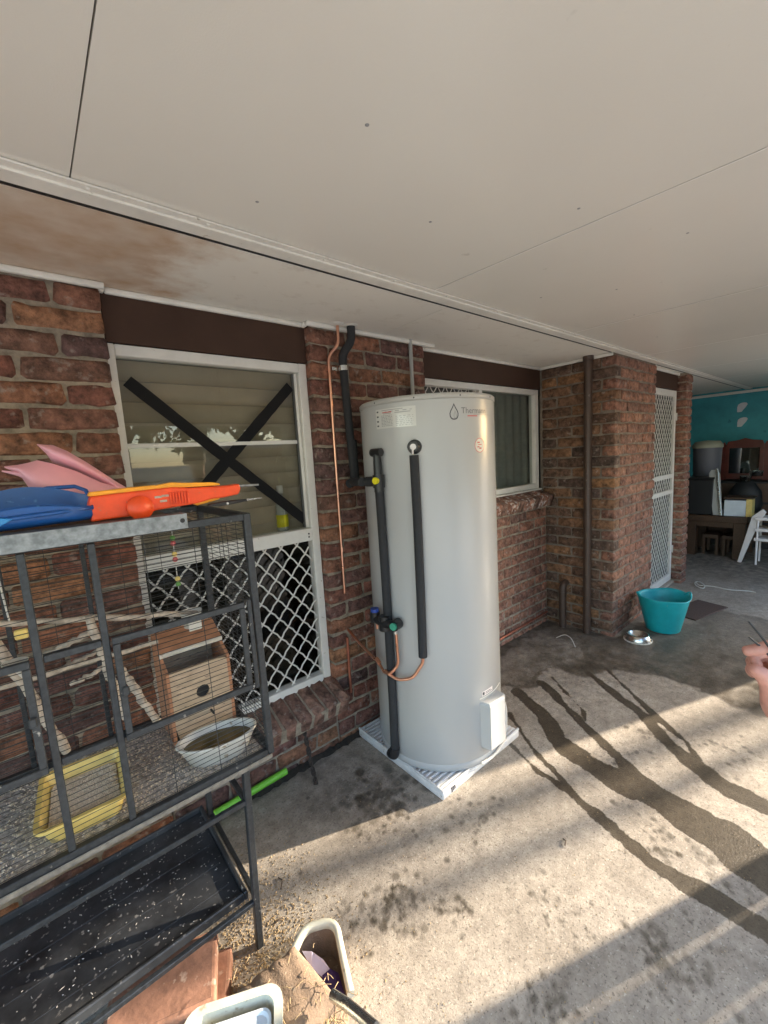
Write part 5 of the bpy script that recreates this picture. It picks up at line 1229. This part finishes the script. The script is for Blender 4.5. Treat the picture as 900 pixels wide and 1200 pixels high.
# dusty brown cloth sack lying over it
sk = thing('cloth_sack', (.34, .93, 0), 'dust covered brown cloth sack slumped on the concrete', 'sack')
rs = random.Random(21); gx, gy = 22, 16; vs = []
c00, c10, c11, c01 = Vector((.195,1.085,.0)), Vector((.452,1.065,.0)), Vector((.475,.83,.0)), Vector((.30,.80,.0))
import mathutils
for j in range(gy+1):
    for i in range(gx+1):
        u, v = i/gx, j/gy
        p = c00*(1-u)*(1-v)+c10*u*(1-v)+c11*u*v+c01*(1-u)*v
        edge = min(u, 1-u, v*1.2, (1-v)*1.2); z = .19*(1-math.exp(-edge*13))
        nz_ = mathutils.noise.fractal(Vector((p.x*14, p.y*14, 3)), 1, 2, 3)*.004 + .004*math.sin((u*1.2+v*.4)*26)*(1-v)
        q = p+Vector((0,0,.006+z+nz_*(min(1, edge*8))))
        vs.append(q)
n1 = gx+1
MB().add(vs, [(j*n1+i, j*n1+i+1, (j+1)*n1+i+1, (j+1)*n1+i) for j in range(gy) for i in range(gx)], True).build('sack_body', 'sack', sk)
fb = MB()
for k in range(60):
    u = rs.random(); p = c01+(c11-c01)*u; z = rs.uniform(.10,.17)
    a = p+Vector((rs.uniform(-.01,.01), .02, z)); b = a+Vector((rs.uniform(-.03,.03), rs.uniform(-.05,-.01), rs.uniform(-.03,.01)))
    fb.tube([a, (a+b)/2+Vector((rs.uniform(-.008,.008),0,.008)), b], .0012, 4, cap=False)
for k in range(40):
    u, v = rs.random(), rs.random(); p = c00*(1-u)*(1-v)+c10*u*(1-v)+c11*u*v+c01*(1-u)*v+Vector((0,0,.2)); d = Vector((rs.uniform(-.015,.015), rs.uniform(-.015,.015), 0)); fb.tube([p-d, p+Vector((0,0,.003)), p+d], .0009, 4, cap=False)
tag(fb.build('frayed_threads', 'husk', sk), kind='stuff')
# near tub: cream rim, pale inner lid
nt_ = thing('lidded_tub', (.22, .88, 0), 'cream rimmed tub holding a pale blue-white lid, at the bottom of the picture', 'tub')
tapered_tub(.065, .275, .747, .953, .02, .300, .03, .010, .010, 'cream', nt_, -27, rad=.03)
tapered_tub(.088, .248, .747, .920, .275, .292, .004, .003, .002, 'bluewhite', nt_, -27, 'inner_lid', rad=.02)
mb_ = MB().tube([(.425,.835,.215),(.437,.78,.235),(.45,.68,.27)], .013, 10); tag(mb_.build('metal_tube', 'steel'), 'short shiny metal tube beside the brown sack', 'tube')

# ================================================================== YARD BEHIND THE CAMERA (lights the patio, shows in the glass, plus added shadow casters)
def cpos(c, x): return (x, c-.39*x)          # a place on the sun line that grazes floor points with y+.39x = c
scr = thing('timber_screen', (3.6, -.66, 0), 'upright timber privacy screen at the open edge of the patio', 'screen')  # boards added out of view; their gaps leave light stripes on the floor
x = 2.60; gaps = [(3.41, 3.475), (3.80, 3.87)]
edges = [2.60, 2.80, 3.0, 3.20, 3.41, None, 3.475, 3.64, 3.80, None, 3.87, 4.12]
for a, b in zip(edges[:-1], edges[1:]):
    if a is None or b is None: continue
    MB().bbox(a+.001, b-.001, -.675, -.650, .02, 2.02, .003).build('board', 'timber', scr)
for z in (.3, 1.7): MB().bbox(2.6, 4.12, -.70, -.676, z, z+.07, .003).build('rail', 'timber', scr)
pwall = thing('carport_side_wall', (7.2, -.62, 0), 'cream clad side wall of the carport', 'wall')  # wall added out of view to bound the sun and darken the carport
MB().bbox(6.40, 8.28, -.70, -.60, 0, 2.03, .004).build('cladding', 'room', pwall); MB().bbox(6.36, 6.399, -.71, -.59, 0, 2.03, .003).build('end_trim', 'white2', pwall)
for i, (c, x, r, hgt) in enumerate(((1.335, 14.5, .050, 6.0), (1.57, 19.0, .085, 7.5))):  # poles added far out to throw soft shadows across the sunlit floor
    p = cpos(c, x); pl_ = thing('pole', (p[0], p[1], -.06), ['slim pole far off in the yard, nearest the house','thick pole far off in the yard, farthest from the house','thinnest pole far off in the yard'][i], 'pole')
    MB().tube([(p[0], p[1], -.06), (p[0], p[1], hgt)], r, 12).build('shaft', 'bark', pl_)
    MB().tube([(p[0]-.5, p[1]+.1, hgt-.4), (p[0]+.5, p[1]-.1, hgt-.4)], .03, 8).build('cross_arm', 'bark', pl_)
fc = thing('pool_fence', (2, -7, -.06), 'blue-grey tubular pool fence across the yard', 'fence')
pk_me = MB().tube([(0,0,.06),(0,0,1.15)], .014, 8).mesh('picket'); pk_me.materials.append(M['fencepaint'])
for k in range(90):
    o = bpy.data.objects.new('picket', pk_me); COL.objects.link(o); o.parent = fc; o.location = (-6+k*.14, 0, .0)
for z in (.10, 1.10): MB().bbox(-4.1, 8.6, -7.02, -6.98, z-.02, z+.02, .003).build('rail', 'fencepaint', fc)
for k in range(7): MB().bbox(-4.1+k*2.1, -4.04+k*2.1, -7.05, -6.95, -.06, 1.25, .004).build('post', 'fencepaint', fc)
bf = thing('boundary_fence', (2, -15, -.06), 'pale metal boundary fence at the back of the yard', 'fence')
for k in range(20): MB().bbox(-14+k*1.6, -12.41+k*1.6, -15.05, -15, -.06, 1.75, .005).build('fence_panel', 'conduit', bf)
sd = thing('garden_shed', (4.6, -5.4, -.06), 'brown garden shed across the drive', 'shed')  # shed added to cut the sky reflected in the taped window
MB().bbox(2.9, 6.4, -6.3, -4.7, -.04, 1.95, .005).build('shed_wall', 'timber', sd); MB().prism([(-1.0,0),(1.0,0),(1.0,.06),(0,.14),(-1.0,.06)], 3.7, xyz((0,1,0),(0,0,1),(1,0,0),(4.65,-5.5,1.951)), .004).build('shed_roof', 'galv', sd)
MB().bbox(3.4, 4.3, -4.69, -4.66, -.03, 1.85, .004).build('shed_door', 'brown', sd)
def tree(x, y, hgt, cr_, lb, seed):
    rs = np.random.RandomState(seed); t = thing('tree', (x, y, -.06), lb, 'tree', 'trees at the back of the yard')
    lim = MB(); lim.tube([(x,y,-.06),(x+.1,y,hgt*.3),(x+.05,y+.1,hgt*.55)], .2, 10, radii=[.24,.17,.10]); tips = []
    for k in range(7):
        q = rs.uniform(0,6.28); e = (x+cr_*.6*math.cos(q), y+cr_*.6*math.sin(q), hgt*rs.uniform(.5,.85)); tips.append(e)
        lim.tube([(x+.08,y,hgt*.33),((x+e[0])/2,(y+e[1])/2,hgt*.5),e], .05, 6, radii=[.09,.06,.03])
    lim.build('trunk', 'bark', t)
    V = []; F = []
    cl_ = [(x+rs.randn()*cr_*.45, y+rs.randn()*cr_*.45, hgt*(.68+rs.randn()*.13), rs.uniform(.35,.75)) for k in range(26)]+[(*e, .7) for e in tips]
    for (cx, cy, cz_, r) in cl_:
        for k in range(55):
            d = rs.randn(3); d /= np.linalg.norm(d)+1e-6; p = np.array([cx,cy,cz_])+d*r*rs.uniform(.5,1)*cr_*.4
            a = rs.randn(3)*.12; b = rs.randn(3)*.12; o = len(V); V += [tuple(p-a), tuple(p+b), tuple(p+a), tuple(p-b)]; F.append((o,o+1,o+2,o+3))
    MB().add(V, F).build('crown', 'leaf', t)
for i, (x, y, h_, c_) in enumerate(((-3,-17,7,3),(3.5,-19,8,3.4),(9,-17.5,6.5,3),(14,-22,9,4),(-10,-20,8,4))):
    tree(x, y, h_, c_, ['broad tree behind the boundary fence, left of centre','tall tree behind the boundary fence, centre','smaller tree behind the boundary fence, right of centre','biggest tree behind the boundary fence, far right','rounded tree behind the boundary fence, far left'][i], 30+i)

# ================================================================== PERSON AT THE RIGHT EDGE: hand in view
HO = Vector((0,0,CAM_H)) + .60*((872-450)/487.16*cr - (768-600)/487.16*cu + cd)
def H(r, u, d): return HO + r*cr + u*cu + d*cd
person = thing('person', (1.28, -.42, 0), 'person mostly out of frame, bare hand reaching in with two black cable ties', 'person')
def skinned(name, nodes, edges, root, m, parent, sub=2):
    me = bpy.data.meshes.new(name); me.from_pydata([n[0] for n in nodes], edges, []); me.update()
    o = bpy.data.objects.new(name, me); COL.objects.link(o)
    o.modifiers.new('skin', 'SKIN'); sv = me.skin_vertices[0].data if me.skin_vertices else None
    if sv is None:
        bpy.context.view_layer.objects.active = o; bpy.ops.mesh.customdata_skin_add(); sv = me.skin_vertices[0].data
    for i, n in enumerate(nodes): sv[i].radius = (n[1], n[2] if len(n) > 2 else n[1]); sv[i].use_root = (i == root)
    md = o.modifiers.new('sub', 'SUBSURF'); md.levels = sub; md.render_levels = sub
    dg = bpy.context.evaluated_depsgraph_get(); dg.update(); me2 = bpy.data.meshes.new_from_object(o.evaluated_get(dg))
    bpy.data.objects.remove(o); me2.name = name; me2.materials.clear(); me2.materials.append(M[m])
    for p in me2.polygons: p.use_smooth = True
    o2 = bpy.data.objects.new(name, me2); COL.objects.link(o2); o2.parent = parent; o2.matrix_parent_inverse = Matrix.Translation(-parent.location)
    return o2
bx_, by_ = 1.28, -.42
wr = H(.082,-.118,.010); el = Vector((1.06,-.22,1.03)); sh = Vector((1.13,-.30,1.38))
N_ = [(Vector((bx_,by_,.95)),.14,.11),(Vector((bx_,by_,1.15)),.13,.10),(Vector((bx_,by_,1.36)),.15,.10),(Vector((bx_,by_,1.47)),.055),(Vector((bx_-.01,by_+.02,1.56)),.06),(Vector((bx_-.02,by_+.03,1.66)),.078,.09),(Vector((bx_-.02,by_+.03,1.75)),.06,.07),
      (sh,.06),(el,.043),(wr,.026,.020),(H(.070,-.088,.012),.027,.018),(H(.078,-.045,.018),.030,.016)]
E_ = [(0,1),(1,2),(2,3),(3,4),(4,5),(5,6),(2,7),(7,8),(8,9),(9,10),(10,11)]
def chain(start, pts):
    p = start
    for (q, r) in pts:
        N_.append((q, r)); E_.append((p, len(N_)-1)); p = len(N_)-1
chain(10, [(H(.042,-.070,-.004),.0185),(H(.028,-.040,-.012),.0140),(H(.014,-.020,-.014),.0112),(H(-.003,-.012,-.010),.0092)])                # thumb
chain(11, [(H(.072,.000,-.006),.0115),(H(.040,.020,-.010),.0098),(H(.014,.010,-.006),.0088),(H(.000,.004,.004),.0074)])                  # index
chain(11, [(H(.078,-.006,.014),.0115),(H(.050,.002,.016),.0098),(H(.028,-.008,.018),.0086),(H(.034,-.024,.014),.0074)])                  # middle
chain(11, [(H(.082,-.018,.032),.0108),(H(.060,-.012,.036),.0092),(H(.040,-.020,.036),.0082),(H(.044,-.036,.028),.0072)])                  # ring
chain(11, [(H(.085,-.034,.046),.0098),(H(.066,-.030,.052),.0082),(H(.050,-.040,.050),.0074),(H(.054,-.050,.042),.0066)])                  # little
# other arm and legs
l0 = len(N_)
N_ += [(Vector((bx_+.17,by_-.12,1.38)),.06),(Vector((bx_+.24,by_-.14,1.10)),.043),(Vector((bx_+.22,by_-.02,.88)),.028),(Vector((bx_+.21,by_+.03,.79)),.032,.018)]
E_ += [(2,l0),(l0,l0+1),(l0+1,l0+2),(l0+2,l0+3)]
for s in (-1, 1):
    l1 = len(N_); N_ += [(Vector((bx_+.09*s,by_-.05*s,.86)),.085),(Vector((bx_+.10*s,by_-.05*s,.48)),.058),(Vector((bx_+.10*s,by_-.06*s,.09)),.042),(Vector((bx_+.10*s-.06,by_+.08-.05*s,.045)),.04,.03)]
    E_ += [(0,l1),(l1,l1+1),(l1+1,l1+2),(l1+2,l1+3)]
skinned('body', N_, E_, 0, 'skin', person)
skinned('shirt', [(Vector((bx_,by_,.92)),.165,.13),(Vector((bx_,by_,1.15)),.15,.12),(Vector((bx_,by_,1.36)),.17,.12),(Vector((bx_,by_,1.43)),.075),(sh,.078),(sh*.5+el*.5,.062),(Vector((bx_+.17,by_-.12,1.38)),.078),(Vector((bx_+.21,by_-.13,1.22)),.062)],
        [(0,1),(1,2),(2,3),(2,4),(4,5),(2,6),(6,7)], 0, 'shirt', person)
skinned('trousers', [(Vector((bx_,by_,.95)),.155,.125)]+[(Vector((bx_+.09*s,by_-.05*s,.84)),.10) for s in (-1,1)]+[(Vector((bx_+.10*s,by_-.05*s,.48)),.078) for s in (-1,1)]+[(Vector((bx_+.10*s,by_-.06*s,.10)),.068) for s in (-1,1)],
        [(0,1),(0,2),(1,3),(2,4),(3,5),(4,6)], 0, 'trouser', person)
for s in (-1, 1): skinned('boot', [(Vector((bx_+.10*s,by_-.06*s-.02,.055)),.05),(Vector((bx_+.10*s-.07,by_+.10-.05*s,.045)),.045,.04)], [(0,1)], 0, 'boot', person, 2)
MB().lathe([(0,.20),(.06,.185),(.095,.13),(.105,.06),(.10,.02)], (bx_-.03,by_+.015,1.62), 24).build('hair', 'hair', person)
for (a, b, lb) in ((H(.028,.004,-.020), H(-.004,.052,-.012), 'longer black cable tie held between thumb and finger'), (H(.026,.002,-.014), H(.003,.028,-.004), 'shorter black cable tie held between thumb and finger')):
    tag(MB().tube([a, (a+b)/2+Vector((0,0,.0015)), b], .0016, 6, radii=[.0020,.0017,.0012]).build('cable_tie', 'blackplastic'), lb, 'cable tie', 'black cable ties in the hand')
